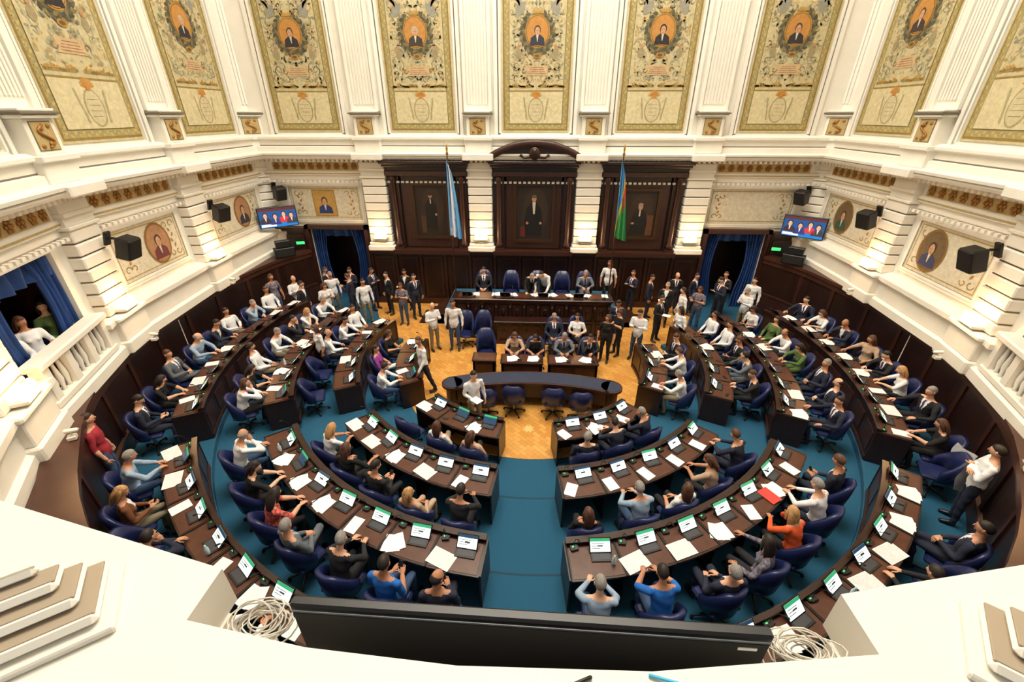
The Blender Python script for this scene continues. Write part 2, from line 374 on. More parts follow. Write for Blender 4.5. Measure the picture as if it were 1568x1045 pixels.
# ------------------------------------------------------------------ tapestry panels
def tapestry(M,hw,seed,coat,hair):
    rnd=random.Random(seed); a=Art(); z0,z1=6.55,11.6
    a.rect(-hw-.1,hw+.1,z0-.1,z1,(202,190,150),1)
    a.rect(-hw-.05,hw+.05,z0-.05,z1,(148,122,62),2)
    a.rect(-hw,hw,z0,z1,(166,154,106),3)
    for k in range(int((z1-z0)/.11)):
        for s in (-1,1):
            a.leaf(s*(hw-.07),z0+.05+k*.11,.1,.028,math.pi/2+.6*(-1)**k,(198,174,102),4)
            a.ell(s*(hw-.035),z0+.08+k*.11,.015,.015,(120,112,76),4,6)
    for k in range(int(2*hw/.11)): a.leaf(-hw+.06+k*.11,z0+.07,.1,.028,.6*(-1)**k,(198,174,102),4)
    iw=hw-.15
    a.rect(-iw,iw,z0+.15,z1,(120,100,52),5); a.rect(-iw+.015,iw-.015,z0+.165,z1,(202,189,148),6)
    a.rect(-iw+.015,iw-.015,z0+.165,7.66,(216,204,164),7)
    a.rect(-iw,iw,7.66,7.7,(150,128,68),8)
    a.ell(0,7.12,.27,.38,(176,164,122),8); a.ell(0,7.12,.23,.34,(210,198,160),9)
    for zz in (6.95,7.06,7.17,7.28): a.rect(-.16,.16,zz,zz+.012,(176,156,110),10)
    for s in (-1,1):
        for k in range(12):
            t=k/11; a.leaf(s*(.32-.04*math.cos(t*3)),6.82+t*.6,.1,.026,math.pi/2-s*(.7),(184,174,132),9)
    for k in range(11):
        an=math.pi/2+(k-5)*.28; a.leaf(.05*math.cos(an),7.52+.05*math.sin(an),.16,.02,an,(200,148,70),9)
    a.ell(0,7.52,.07,.07,(200,134,60),10)
    for s in (-1,1):
        for k in range(12):
            a.leaf(s*(.06+.07*k),7.80+.03*math.sin(k),.14,.03,(0.6 if s>0 else math.pi-.6)+rnd.uniform(-.3,.3),(188,148,74),8)
            a.leaf(s*(.06+.07*k),7.83,.12,.028,(-.4 if s>0 else math.pi+.4),(158,142,88),8)
    cols=[(170,164,134),(152,152,128),(186,170,126),(192,160,102),(138,140,114),(176,172,146),(166,148,102)]
    for k in range(80):
        z=rnd.uniform(7.98,11.4); u=rnd.uniform(.08,iw-.1); c=rnd.choice(cols); r=rnd.uniform(.05,.16); a0=rnd.uniform(0,6.28); t=rnd.choice((-1,1))*rnd.uniform(3.5,6.5)
        for s in (-1,1): a.curl(s*u,z,r,a0 if s>0 else math.pi-a0,t*s,.012,c,7)
    for k in range(300):
        z=rnd.uniform(7.95,11.4); u=rnd.uniform(.05,iw-.08); c=rnd.choice(cols); ro=rnd.uniform(0,6.28); l=rnd.uniform(.05,.15)
        for s in (-1,1): a.leaf(s*u,z,l,l*.24,ro if s>0 else math.pi-ro,c,8)
    for s in (-1,1):   # seated winged figures
        a.ell(s*iw*.6,9.9,.13,.22,(150,148,134),9,rot=s*.5); a.ell(s*iw*.52,10.1,.06,.075,(190,174,142),10)
        for k in range(6): a.leaf(s*iw*.62,9.9+.03*k,.26,.03,(math.pi/2-s*(.2+.18*k)),(168,164,146),10)
        a.ell(s*iw*.66,8.72,.1,.14,(160,146,110),9); a.ell(s*iw*.66,8.9,.05,.05,(186,142,100),10)
    a.rect(-.37,.37,8.12,8.4,(202,176,134),9); 
    for k in range(4): a.rect(-.3+.03*k,.3-.03*k,8.165+.055*k,8.18+.055*k,(172,118,92),10)
    for s in (-1,1): a.curl(s*.42,8.26,.09,0,5*s,.014,(150,124,74),10)
    for k in range(44):
        t=-math.pi/2+ (k/43-.5)*math.pi*1.7
        cx=.48*math.cos(t);cz=9.27+.52*math.sin(t)
        a.leaf(cx,cz,.17,.045,t+math.pi/2+(.7 if k%2 else -.5),[(94,90,68),(130,114,72),(76,74,58)][k%3],11)
    a.ell(0,9.3,.39,.44,(178,138,60),12); a.ell(0,9.3,.36,.41,(116,80,34),13); a.ell(0,9.3,.345,.395,(194,138,68),14)
    a.bust(0,9.26,.38,coat,hair,15)
    for k in range(7): a.leaf(-.09+.03*k,9.74,.14,.02,math.pi/2+(3-k)*.25,(188,146,66),15)
    a.ell(0,8.66,.13,.07,(176,136,64),13); a.ell(0,8.66,.08,.04,(112,84,42),14)
    a.obj('tapestry_panel',M@Matrix.Translation((0,.02,0)),PAINT)
    b=B()
    for q,(w,d,m) in enumerate(((.12,.07,WHITE),(.03,.03,GROOVE),(.06,.05,WHITE))):
        g=hw+.30-(0,.08,.13)[q]
        for s in (-1,1): b.box(s*g-w/2,s*g+w/2,0,d,z0-.3+(0,.08,.13)[q],12.5,m,M)
        b.box(-g-w/2,g+w/2,0,d,z0-.3+(0,.08,.13)[q]-w/2,z0-.3+(0,.08,.13)[q]+w/2,m,M)
    b.obj('trim_panel_frame')
coats=[(44,42,50),(62,52,48),(50,54,68),(38,36,40)]; hairs=[(70,52,38),(186,180,170),(80,58,42),(52,42,36)]
k=0
for x in [-7.98,-3.9,0,3.9,7.98]:
    tapestry(frame((x,FY),(0,-1)),1.05,k,coats[k%4],hairs[k%4]); k+=1
for i in (0,1,2,3,5,6,7,8):
    M,L=segM(i)
    tapestry(M@Matrix.Translation((L/2,0,0)),min(1.15,L/2-.85),k,coats[k%4],hairs[(k+1)%4]); k+=1

# lower wall painted panels w/ portraits
def wallpanel(M,u0,u1,z0,z1,pu,coat,hair,bg,oval):
    a=Art(); a.rect(u0,u1,z0,z1,(220,213,192),1)
    g=(176,150,92); q=.07
    a.rect(u0+q,u1-q,z0+q,z0+q+.025,g,2);a.rect(u0+q,u1-q,z1-q-.025,z1-q,g,2);a.rect(u0+q,u0+q+.025,z0+q,z1-q,g,2);a.rect(u1-q-.025,u1-q,z0+q,z1-q,g,2)
    for cu in (u0+.35,u1-.35):
        s=1 if cu<(u0+u1)/2 else -1
        for cz,t in ((z0+.25,1),(z1-.25,-1)):
            a.curl(cu-.1*s,cz,.12,0,5*s*t,.014,(150,140,104),3); a.curl(cu+.12*s,cz,.1,3,-5*s*t,.014,(170,140,76),3)
        for t in range(4): a.leaf(cu,(z0+z1)/2-.25+.14*t,.14,.035,math.pi/2+(.6 if t%2 else -.6),(170,130,76),3)
    if pu is not None:
        cz=(z0+z1)/2; h=(z1-z0)*.4
        if oval: a.ell(pu,cz,h*.86+.04,h+.04,(140,104,50),4); a.ell(pu,cz,h*.86-.02,h-.02,bg,5)
        else: a.rect(pu-h*.9,pu+h*.9,cz-h,cz+h,(170,136,80),4); a.rect(pu-h*.82,pu+h*.82,cz-h*.92,cz+h*.92,bg,5)
        a.bust(pu,cz-h*.02,h*.9,coat,hair,6)
    a.obj('painted_wall_panel',M@Matrix.Translation((0,.02,0)),PAINT)
    b=B()
    for e,m,d in ((.06,WHITE,.06),(.085,GROOVE,.03),(.13,WHITE,.045)):
        for (a0,a1,c0,c1) in ((u0-e,u1+e,z0-e,z0),(u0-e,u1+e,z1,z1+e),(u0-e,u0,z0,z1),(u1,u1+e,z0,z1)): b.box(a0,a1,0,d,c0,c1,m,M)
    b.obj('trim_panel_moulding')
for i,pu,cc in ((3,.35,(50,50,60)),(2,.3,(110,44,50)),(5,-.3,(60,84,60)),(6,-.5,(50,58,100))):
    M,L=segM(i); M2=M@Matrix.Translation((L/2,0,0))
    wallpanel(M2,-L/2+.75,L/2-.75,3.4,4.62,pu,cc,(60,40,30),(110,90,60) if i in(5,6) else (176,132,96),True)
M=frame((-7.9,FY),(0,-1)); wallpanel(M,-1.35,1.35,3.4,4.62,-.05,(40,60,120),(60,50,40),(192,154,80),False)
M=frame((7.9,FY),(0,-1)); wallpanel(M,-1.5,1.5,3.4,4.62,None,None,None,None,False)

# ------------------------------------------------------------------ far wood panelling
b=B()
for x0,x1 in ((-5.38,-2.42),(2.42,5.38),(-1.5,1.5)):
    cen=abs(x0+x1)<.1; c=(x0+x1)/2; M=frame((c,FY),(0,-1)); w=(x1-x0)/2
    b.box(-w,w,0,.08,2.2,5.45,DWOOD,M)
    for s in (-1,1):
        cx=s*(w-.22); b.box(cx-.2,cx+.2,.08,.2,2.3,5.1,DWOOD,M)
        b.lathe(cx,.26,[(.13,2.45),(.13,2.6),(.09,2.66),(.085,3.8),(.08,4.8),(.12,4.9),(.13,5.05)],DWOOD2,12,M)
        b.box(cx-.17,cx+.17,.08,.42,2.3,2.45,DWOOD2,M)
    b.box(-w,w,.08,.42,5.05,5.2,DWOOD2,M); b.box(-w,w,.08,.3,5.2,5.35,DWOOD,M)
    b.bbox(-w-.06,w+.06,0,.5,5.35,5.45,DWOOD,M,.02); b.bbox(-w-.1,w+.1,0,.62,5.45,5.56,DWOOD,M,.02)
    b.box(-w,w,0,.5,2.2,2.36,DWOOD2,M)
    b.box(-w+.5,w-.5,.08,.14,2.42,5.0,DWOOD2,M)
    if cen:
        R=2.35; n=18; hw_=1.62; zc=5.56-math.sqrt(R*R-hw_*hw_)
        pts=[]
        for i in range(n+1):
            x=-hw_+2*hw_*i/n; pts.append((x,zc+math.sqrt(R*R-x*x)+.02))
        top=max(p[1] for p in pts); pts=[(p[0],5.56+(p[1]-5.56)*.55/(top-5.56)) for p in pts]
        vs=[(p[0],.05,p[1]) for p in pts]+[(p[0],.5,p[1]) for p in pts]
        fs=[(i,i+1,n+2+i,n+1+i) for i in range(n)]+[tuple(range(n+1)),tuple(range(2*n+1,n,-1)),(0,n+1,2*n+1,n)]
        b.add(vs,fs,DWOOD,M)
        b.tube([(p[0]*1.04,.58,p[1]+.02) for p in pts],[(.05,.11)]*(n+1),DWOOD2,8,(0,1,0),M)
        b.ell((0,.55,5.82),(.2,.1,.22),DWOOD2,14,10,M); b.ell((0,.62,5.84),(.12,.08,.14),DWOOD,12,8,M)
        for s in (-1,1):
            b.tube([(s*.18,.58,5.7),(s*.36,.6,5.68),(s*.5,.58,5.76),(s*.42,.58,5.82)],[.05,.045,.035,.02],DWOOD2,8,M=M)
b.obj('carved_wood_panelling')
def painting(c,w,z0,z1,kind):
    M=frame((c,FY),(0,-1))@Matrix.Translation((0,.15,0)); a=Art(); hh=z1-z0
    a.rect(-w,w,z0,z1,(42,31,24),1); a.ell(.1*w,z0+.55*hh,.7*w,.4*hh,(56,41,30),2); a.ell(-.2*w,z0+.4*hh,.5*w,.3*hh,(50,38,28),3)
    if kind==0:
        a.poly([(-.2,z0+.25),(.2,z0+.25),(.22,z0+1.1),(.08,z0+1.35),(-.08,z0+1.35),(-.22,z0+1.1)],(20,18,20),4)
        a.ell(0,z0+1.48,.07,.095,(176,132,100),5); a.ell(0,z0+1.54,.07,.06,(50,36,28),6); a.rect(-.02,.02,z0+1.2,z0+1.36,(200,190,176),5)
        a.ell(.18,z0+.8,.04,.05,(170,125,94),6); a.rect(-.4,-.22,z0+.1,z0+.75,(74,50,32),4)
    elif kind==1:
        a.poly([(-.3,z0+.15),(.28,z0+.15),(.34,z0+.7),(.25,z0+1.15),(.08,z0+1.35),(-.1,z0+1.35),(-.26,z0+1.15),(-.36,z0+.7)],(18,18,20),4)
        a.ell(0,z0+1.5,.085,.115,(188,142,110),5); a.ell(0,z0+1.58,.09,.06,(100,90,80),6); a.poly([(-.06,z0+1.38),(.06,z0+1.38),(.03,z0+.95),(-.03,z0+.95)],(208,200,186),5)
        a.ell(-.25,z0+.62,.05,.05,(180,136,104),6); a.ell(.25,z0+.62,.05,.05,(180,136,104),6); a.poly([(-.5,z0+.1),(-.32,z0+.1),(-.32,z0+.5),(-.5,z0+.5)],(100,36,30),4)
    else:
        a.poly([(-.3,z0+.1),(.3,z0+.1),(.32,z0+.6),(.2,z0+.95),(-.12,z0+.95),(-.26,z0+.65)],(20,20,24),4)
        a.ell(.03,z0+1.1,.085,.115,(190,144,110),5); a.ell(.03,z0+1.18,.09,.06,(150,140,130),6); a.rect(0,.05,z0+.76,z0+.98,(206,198,184),5)
        a.ell(-.2,z0+.5,.06,.04,(180,134,100),6); a.rect(.3,.55,z0+.05,z0+.8,(96,62,36),4)
    o=a.obj('oil_painting',M,OIL)
    b=B(); fr=mat('dark_gilt_frame',(64,42,24),.35,metal=.3)
    for (a0,a1,c0,c1) in ((-w-.1,w+.1,z0-.1,z0),(-w-.1,w+.1,z1,z1+.1),(-w-.1,-w,z0,z1),(w,w+.1,z0,z1)): b.box(a0,a1,0,.07,c0,c1,fr,M)
    b.box(-w,w,-.02,.002,z0,z1,BLACKM,M)
    p=b.obj('frame'); p.parent=o
painting(-3.85,.58,2.85,4.7,0); painting(0.02,.66,2.75,4.72,1); painting(3.9,.6,2.9,4.55,2)
# wainscot of far wall
b=B()
for x0,x1,zt in ((-6.4,6.4,2.3),(-10.0,-8.9,3.12),(8.9,10.0,3.12)):
    M=frame(((x0+x1)/2,FY),(0,-1)); w=(x1-x0)/2
    b.box(-w,w,0.002,.12,0,zt,DWOOD,M); b.box(-w,w,0.002,.3,zt-.14,zt,DWOOD2,M); b.box(-w,w,0.002,.2,0,.25,DWOOD2,M)
    n=max(1,int(2*w/.95))
    for k in range(n):
        a0=-w+2*w*k/n+.12; a1=-w+2*w*(k+1)/n-.12
        b.box(a0,a1,.12,.15,.4,zt-.3,DWOOD2,M); b.box(a0+.08,a1-.08,.15,.16,.48,zt-.38,DWOOD,M)
        b.box(a0-.16,a0-.08,.12,.2,.25,zt-.14,DWOOD2,M)
b.obj('wainscot')
b=B()
for s in (-1,1):
    x0,x1=sorted((s*DX0,s*DX1))
    b.box(x0-.14,x0,FY-.2,FY,0,3.2,DWOOD2); b.box(x1,x1+.14,FY-.2,FY,0,3.2,DWOOD2); b.box(x0-.14,x1+.14,FY-.2,FY,3.05,3.2,DWOOD2)
b.obj('trim_door_frames')
# curtains
def curtain(name,M,u0,u1,z0,z1,gather=0):
    b=B(); n=36; vs=[];fs=[]; rows=8
    for j in range(rows+1):
        t=j/rows; z=z1+(z0-z1)*t
        for i in range(n+1):
            s=i/n; g=gather*math.sin(math.pi*min(1,t*1.3))*.5
            u=u0+(u1-u0)*s*(1-abs(g)) if g>=0 else u1-(u1-u0)*(1-s)*(1-abs(g))
            vs.append((u,.07*math.sin(s*34)+.02*math.sin(s*13+3*t),z))
    for j in range(rows):
        for i in range(n): fs.append((j*(n+1)+i,j*(n+1)+i+1,(j+1)*(n+1)+i+1,(j+1)*(n+1)+i))
    b.add(vs,fs,CURT,M,True); return b.obj(name)
for s in (-1,1):
    c=s*(DX0+DX1)/2; M=frame((c,FY+.12),(0,-1))
    curtain('door_curtain',M,-1.08,-.5,.02,3.0,.5); curtain('door_curtain',M,.45,1.08,.02,3.0,-.5); curtain('door_curtain',M@Matrix.Translation((0,-.05,0)),-1.08,1.08,2.7,3.04)
M,L=segM(1); M=M@Matrix.Translation((0,-.15,0)); curtain('balcony_curtain',M,L-1.45,L-.88,2.47,4.6,-.4); curtain('balcony_curtain',M,L-2.95,L-2.5,2.47,4.6,.4); curtain('balcony_curtain',M,L-2.95,L-.88,4.25,4.62)
M,L=segM(7); M=M@Matrix.Translation((0,-.15,0)); curtain('balcony_curtain',M,.88,1.45,2.47,4.6,.4); curtain('balcony_curtain',M,.88,2.95,4.25,4.62)
# balcony balustrades
for i in (1,7):
    M,L=segM(i); a,c=(L-3.1,L-.75) if i==1 else (.75,3.1)
    b=B(); b.bbox(a,c,.02,.34,3.18,3.32,WHITE,M,.03); b.bbox(a,c,.05,.3,2.45,2.58,WHITE,M,.02)
    n=13
    for k in range(n):
        u=a+.15+(c-a-.3)*k/(n-1)
        if k%4==0: b.box(u-.09,u+.09,.08,.28,2.55,3.2,WHITE,M)
        else:
            b.lathe(u,.18,[(.045,2.56),(.03,2.64),(.06,2.8),(.035,3.0),(.028,3.1),(.045,3.19)],WHITE,10,M)
    b.obj('balustrade')

# ------------------------------------------------------------------ curved wood wall
RW=[(0,9.45),(50,9.55),(60,9.68),(75,9.75),(90,9.88),(105,10.1),(112,10.3)]
def rw(a):
    a=abs(a)
    for (a0,r0),(a1,r1) in zip(RW,RW[1:]):
        if a<=a1: return r0+(r1-r0)*(a-a0)/(a1-a0)
    return RW[-1][1]
wl=[(-8.85,FY-.22)]
for a in range(-114,115,4): wl.append((rw(a)*math.sin(D(a)),11-rw(a)*math.cos(D(a))))
wl.append((8.85,FY-.22))
wl_r=wl[::-1]
b=B()
tst=nrm(wl_r[29],wl_r[30]); mid=wl_r[29]; sign=1 if (0-mid[0])*tst[0]+(11-mid[1])*tst[1]>0 else -1
def sw(prof,m): b.sweep(wl_r,[(sign*q[0],q[1]) for q in prof],m)
sw([(-.1,0),(0,0),(0,2.18),(-.1,2.18)],DWOOD)
sw([(0,1.95),(.05,1.97),(.05,2.1),(.1,2.14),(.1,2.24),(-.35,2.26),(-.35,2.1),(0,2.1)],CAPW)
sw([(0,.0),(.04,.0),(.04,.75),(.06,.8),(.06,.86),(0,.88)],DWOOD2)
for a in range(-112,113,8):
    r=rw(a); b.arc(r-.04,r+.02,a-.35,a+.35,.85,2.0,DWOOD2,2)
b.obj('wall_curved_wood')
b=B(); vs=[];fs=[]
n=len(wl)
for p in wl:
    d=Vector((p[0],p[1]-11)); q=(d.x*1.13,11+d.y*1.13); vs.append((p[0],p[1],2.2)); vs.append((q[0],min(q[1],FY+.1),2.2))
for i in range(1,n-2): fs.append((2*i,2*i+1,2*i+3,2*i+2))
b.add(vs,fs,CAPW); b.obj('trim_ledge')

# ------------------------------------------------------------------ floor
b=B(); b.box(-11,11,-1,18.5,-.2,0,CARPET)
TB=[4.78,6.3,8.02,10.6]
for k in range(3): b.arc(TB[k],10.3,-113,113,.15*k,.15*(k+1),CARPET,76)
NOS=mat('step_nosing',(16,58,80),.8)
for k in range(3): b.arc(TB[k]-.004,TB[k]+.03,-8,8,.15*(k+1)-.02,.15*(k+1)+.004,NOS,6)
b.obj('floor')
pts=[]
for a in range(-90,91,5): pts.append((3.62*math.sin(D(a)),11-3.62*math.cos(D(a))))
pts+= [(4.3,12.3),(5.3,13.5),(6.6,FY-.1),(-6.6,FY-.1),(-5.3,13.5),(-4.3,12.3)]
b=B(); b.poly(pts,0,.012,PARQ); b.obj('floor_parquet')
b=B(); sb_=mat('inlay_light',(228,186,118),.3)
b.poly([(.17*math.cos(i*math.pi/8)*(1 if i%2 else .5),8.45+.17*math.sin(i*math.pi/8)*(1 if i%2 else .5)) for i in range(16)],.012,.013,sb_); b.obj('floor_inlay_star')

# ------------------------------------------------------------------ furniture
def chair_mesh(high=False):
    b=B(); H=.98 if not high else 1.2
    b.bbox(-.25,.25,-.22,.27,.40,.49,NAVY,None,.035)
    n=14; vs=[];fs=[]
    z0=.42
    for i in range(n+1):
        a=D(-105+210*i/n); x=.30*math.sin(a); y=-.26*math.cos(a)
        e=abs(i/n-.5)*2; zt=H-(.34 if not high else .5)*max(0,e-.35)/.65
        xi=x*.84; yi=y*.8
        vs+=[(x,y,z0),(x*1.03,y*1.12,(z0+zt)/2),(x*1.02,y*1.16,zt),(xi*.99,yi*1.1,zt),(xi,yi,(z0+zt)/2),(xi,yi,z0)]
    for i in range(n):
        for k in range(6):
            l=(k+1)%6; fs.append((i*6+k,i*6+l,i*6+6+l,i*6+6+k))
    fs.append(tuple(range(6))); fs.append(tuple(n*6+k for k in range(5,-1,-1)))
    b.add(vs,fs,NAVY,None,True)
    b.cyl(0,0,.1,.41,.03,.035,STEEL,10); b.cyl(0,0,.36,.41,.12,.16,BLACK,12)
    for k in range(5):
        a=k*2*math.pi/5+.3; b.tube([(0,0,.11),(.15*math.cos(a),.15*math.sin(a),.09),(.29*math.cos(a),.29*math.sin(a),.06)],[.026,.022,.018],BLACK,6)
        b.ell((.29*math.cos(a),.29*math.sin(a),.03),(.03,.03,.03),BLACKM,8,6)
    return b.mesh('swivel_armchair')
CH=chair_mesh(); CHH=chair_mesh(True)
def put(me,name,x,y,z,rot):
    o=bpy.data.objects.new(name,me); COL.objects.link(o); o.location=(x,y,z); o.rotation_euler=(0,0,rot); return o
def pol(r,a,c=None):
    q=warp(r,a) if c is None else r; c=c or (0,11)
    return (c[0]+q*math.sin(D(a)),c[1]-q*math.cos(D(a)))
def tablet_mesh(m1,m2,tilt=52):
    b=B(); T=Matrix.Translation((0,0,.015))@Matrix.Rotation(D(tilt),4,'X')
    b.bbox(-.17,.17,0,.225,-.012,.008,BLACK,T,.004); b.box(-.153,.153,.018,.208,.008,.0095,m1,T); b.box(-.153,.153,.165,.208,.0095,.011,m2,T)
    if m1 is SCRN:
        for q in range(3): b.box(-.13,.06-.03*q,.13-.033*q,.137-.033*q,.0095,.0105,mat('screen_text',(90,100,110),.5),T)
    b.bbox(-.16,.16,-.14,.09,0,.016,BLACK,None,.004); b.box(-.13,.13,-.11,.0,.016,.018,mat('key_grey',(52,54,60),.5))
    b.box(-.04,.04,.06,.13,0,.1,BLACK)
    return b.mesh('desk_computer')
TAB=[tablet_mesh(SCRN,SCRG,44),tablet_mesh(SCRN,SCRB,42),tablet_mesh(SCRB,SCRG,48)]
b=B(); b.bbox(-.06,.06,-.05,.05,0,.035,BLACK,None,.008); b.tube([(0,0,.02),(0,.01,.15),(0,-.03,.27),(0,-.1,.33)],[.006,.005,.005,.006],BLACK,6); b.tube([(0,-.1,.33),(0,-.15,.34)],[.014,.014],BLACKM,8)
MIC=b.mesh('gooseneck_microphone')
b=B(); b.box(-.105,.105,-.15,.15,0,.004,PAPER); PAP=b.mesh('paper_sheet')
b=B()
for k in range(3):
    M=Matrix.Rotation(.25*(k-1),4,'Z')@Matrix.Translation((.06*k-.06,0,.004*k)); b.box(-.105,.105,-.15,.15,0,.004,PAPER,M)
PAP2=b.mesh('paper_stack')
b=B(); b.box(-.2,.2,-.14,.14,0,.006,PAPER); b.box(-.19,.19,-.13,.13,.006,.0065,mat('newsprint',(220,220,222),.8,var=.12,scale=40)); NEWS=b.mesh('open_document')
b=B(); b.box(-.12,.12,-.16,.16,0,.008,REDP); REDM=b.mesh('red_folder')
b=B(); b.lathe(0,0,[(.03,0),(.032,.02),(.032,.12),(.014,.16),(.014,.19)],mat('bottle',(190,215,225),.15),10); BOT=b.mesh('water_bottle')
b=B(); b.bbox(-.036,.036,-.075,.075,0,.009,BLACK,None,.003); PHO=b.mesh('mobile_phone')

SEATS={}
LED=mat('led_green',(60,230,110),.4,emis=2)
def desk(row,R,T,a0,a1):
    b=B(); zt=T+.76
    n=max(1,int(round(D(a1-a0)*R/.8))); st=(a1-a0)/n
    b.arc(R-.32,R+.3,a0,a1,zt-.04,zt,DESKW); b.arc(R-.33,R-.27,a0,a1,T,zt+.05,DWOOD); b.arc(R-.36,R-.25,a0,a1,zt+.05,zt+.075,DESKW)
    b.arc(R-.36,R-.32,a0,a1,T,T+.1,DWOOD2)
    seats=[]
    for k in range(n):
        c0=a0+k*st; c1=c0+st; g=math.degrees(.03/R)
        b.arc(R-.22,R+.27,c0+g,c1-g,zt,zt+.006,LEATH,3)
        b.arc(R-.345,R-.325,c0+4*g,c1-4*g,T+.2,zt-.12,DWOOD2,3)
        b.arc(R-.3,R+.24,c0-.3*g,c0+.3*g,T,zt-.04,DWOOD,1)
        b.arc(R-.3,R+.3,c0-.35*g,c0+.35*g,zt,zt+.012,BLACKM,1)
        b.arc(R-.24,R-.17,c0+2*g,c0+6*g,zt,zt+.04,BLACK,2); b.arc(R-.22,R-.2,c0+3*g,c0+4*g,zt+.04,zt+.045,LED,1)
        seats.append((c0+c1)/2)
    b.arc(R-.34,R+.28,a0-math.degrees(.03/R),a0,T,zt,DWOOD,1); b.arc(R-.34,R+.28,a1,a1+math.degrees(.03/R),T,zt,DWOOD,1)
    b.obj('curved_bench_desk')
    SEATS.setdefault(row,[]).extend([s,T,R] for s in seats)
ROWS={1:(3.58,0),2:(5.12,.15),3:(6.6,.3),4:(8.4,.45)}
for row,(R,T) in ROWS.items():
    e=math.degrees(math.asin(.62/R)); ne={1:45,2:48,3:51.5,4:55}[row]; u0={1:61,2:64,3:62,4:62.5}[row]; u1={1:101,2:110,3:110,4:107}[row]
    for s in (-1,1):
        for x,y in ((e,ne),(u0,u1)): desk(row,R,T,*sorted((s*x,s*y)))
rnd=random.Random(3)
PEOPLE={1:"-25Wl -15Bd -64w -79V -91K 25n 36N 63w 72w 92k 82n",
2:"-42W -34K -26k -18Bb -10.5k -104w -96w -88w 7.5K 18x 25W 34Bd 44n 82g 74k 91k 99w 66w",
3:"-49w -40K -33P -27G -20k -14b -8.5h -70K -64Q -78w -86w -92k -98W -104w 6x 13b 21N 27p 33O 40X 46n 64n 76n 70n 84E 90w 96E 103W",
4:"-61n -68K -76g -44M -50L -38n -23w -82L -87n -92w -97L -103w 44n 62K 78W 71k 87Bd 93n 99W 104n 82k -31w 38k"}
occ={1:{},2:{},3:{},4:{}}
for row,s in PEOPLE.items():
    for t in s.split():
        i=0
        while t[i] in '-.0123456789': i+=1
        a=float(t[:i]); st=t[i:]
        free=[k for k in range(len(SEATS[row])) if k not in occ[row]]
        k=min(free,key=lambda q:abs(SEATS[row][q][0]-a))
        occ[row][k]=(st,a)
SEATED=[]
for row,L in SEATS.items():
    for k,(a,T,R) in enumerate(L):
        off={1:.72,2:.8,3:.78,4:.78}[row]
        st=None
        if k in occ[row]:
            st,pa=occ[row][k]; a2=a*.5+pa*.5 if abs(a-pa)<8 else a
        else: a2=a+rnd.uniform(-1,1)
        x,y=pol(R+off,a2); rot=D(a2)+(0 if st else rnd.uniform(-.5,.5))
        if not (row==4 and not st and 50<a<60): put(CH,'swivel_armchair',x,y,T,rot)
        if st: SEATED.append((x,y,T,D(a2),st))
        zt=T+.767; near=abs(a)<56
        x,y=pol(R-.08,a+1.0); put(TAB[rnd.choice((0,0,0,0,0,1,1,2))],'desk_computer',x,y,zt,D(a)+rnd.uniform(-.12,.12))
        x,y=pol(R-.2,a-.26/R*57.3); put(MIC,'gooseneck_microphone',x,y,zt,D(a)+rnd.uniform(-.3,.3))
        q=rnd.random()*(.72 if near else 1)
        if q<.4: x,y=pol(R+.12,a-.22/R*57); put(PAP2 if q<.2 else PAP,'paper_sheets',x,y,zt,D(a)+rnd.uniform(-.5,.5))
        elif q<.6: x,y=pol(R+.13,a-.2/R*57); put(NEWS,'open_document',x,y,zt,D(a)+rnd.uniform(-.3,.3))
        elif q<.7: x,y=pol(R+.1,a+.25/R*57); put(BOT,'water_bottle',x,y,zt,0)
        elif q<.85: x,y=pol(R+.15,a-.22/R*57); put(PHO,'mobile_phone',x,y,zt,rnd.uniform(0,3))
x,y=pol(6.72,38); put(REDM,'red_folder',x,y,1.08,D(30))

# presidential rostrum
DZ_=.75
b=B(); b.box(-3.1,3.1,13.9,FY-.35,0,DZ_,DWOOD); b.box(-3.1,3.1,13.9,FY-.35,DZ_,DZ_+.01,CARPET)
for s in (-1,1):
    for k in range(4): 
        x0,x1=sorted((s*3.1,s*(3.1+.28*(k+1)))); b.box(x0,x1,14.4,15.6,0,max(.03,DZ_-.18*(k+1)),DWOOD2)
b.obj('dais')
b=B()
b.box(-2.62,2.62,13.4,13.95,.0,1.38,DWOOD); b.bbox(-2.72,2.72,13.28,14.0,1.42,1.5,DESKW,None,.02); b.bbox(-2.68,2.68,13.32,13.98,1.34,1.42,DWOOD2,None,.02)
b.box(-2.7,2.7,13.3,13.95,0,.16,DWOOD2); b.box(-2.66,2.66,13.35,13.95,.62,.7,DWOOD2)
for k in range(12):
    x=-2.62+k*5.24/11
    b.box(x-.05,x+.05,13.33,13.4,.16,1.34,DWOOD2); b.lathe(x,13.32,[(.045,.72),(.03,.8),(.035,1.15),(.05,1.25)],DESKW,8)
    if k<11:
        b.box(x+.09,x+.387,13.37,13.4,.2,.58,DWOOD2); b.box(x+.09,x+.387,13.37,13.4,.74,1.26,DWOOD2)
        b.ell((x+.238,13.37,1.0),(.08,.03,.14),DESKW,10,8); b.ell((x+.238,13.37,.4),(.07,.025,.1),DESKW,10,8)
b.box(-2.5,2.5,13.45,13.9,1.5,1.505,LEATH)
b.obj('presidential_bench')
b=B()
b.box(-1.15,1.2,12.95,13.25,0,.82,DWOOD); b.bbox(-1.25,1.3,12.85,13.3,.82,.88,DESKW,None,.015); b.box(-1.2,1.25,12.9,13.25,0,.14,DWOOD2)
for k in range(7):
    x=-1.12+k*.37; b.box(x,x+.06,12.92,12.96,.14,.82,DWOOD2)
    if k<6: b.box(x+.1,x+.33,12.935,12.96,.22,.7,DWOOD2); b.ell((x+.215,12.93,.46),(.07,.02,.13),DESKW,10,8)
b.obj('clerk_bench')
rnd=random.Random(5)
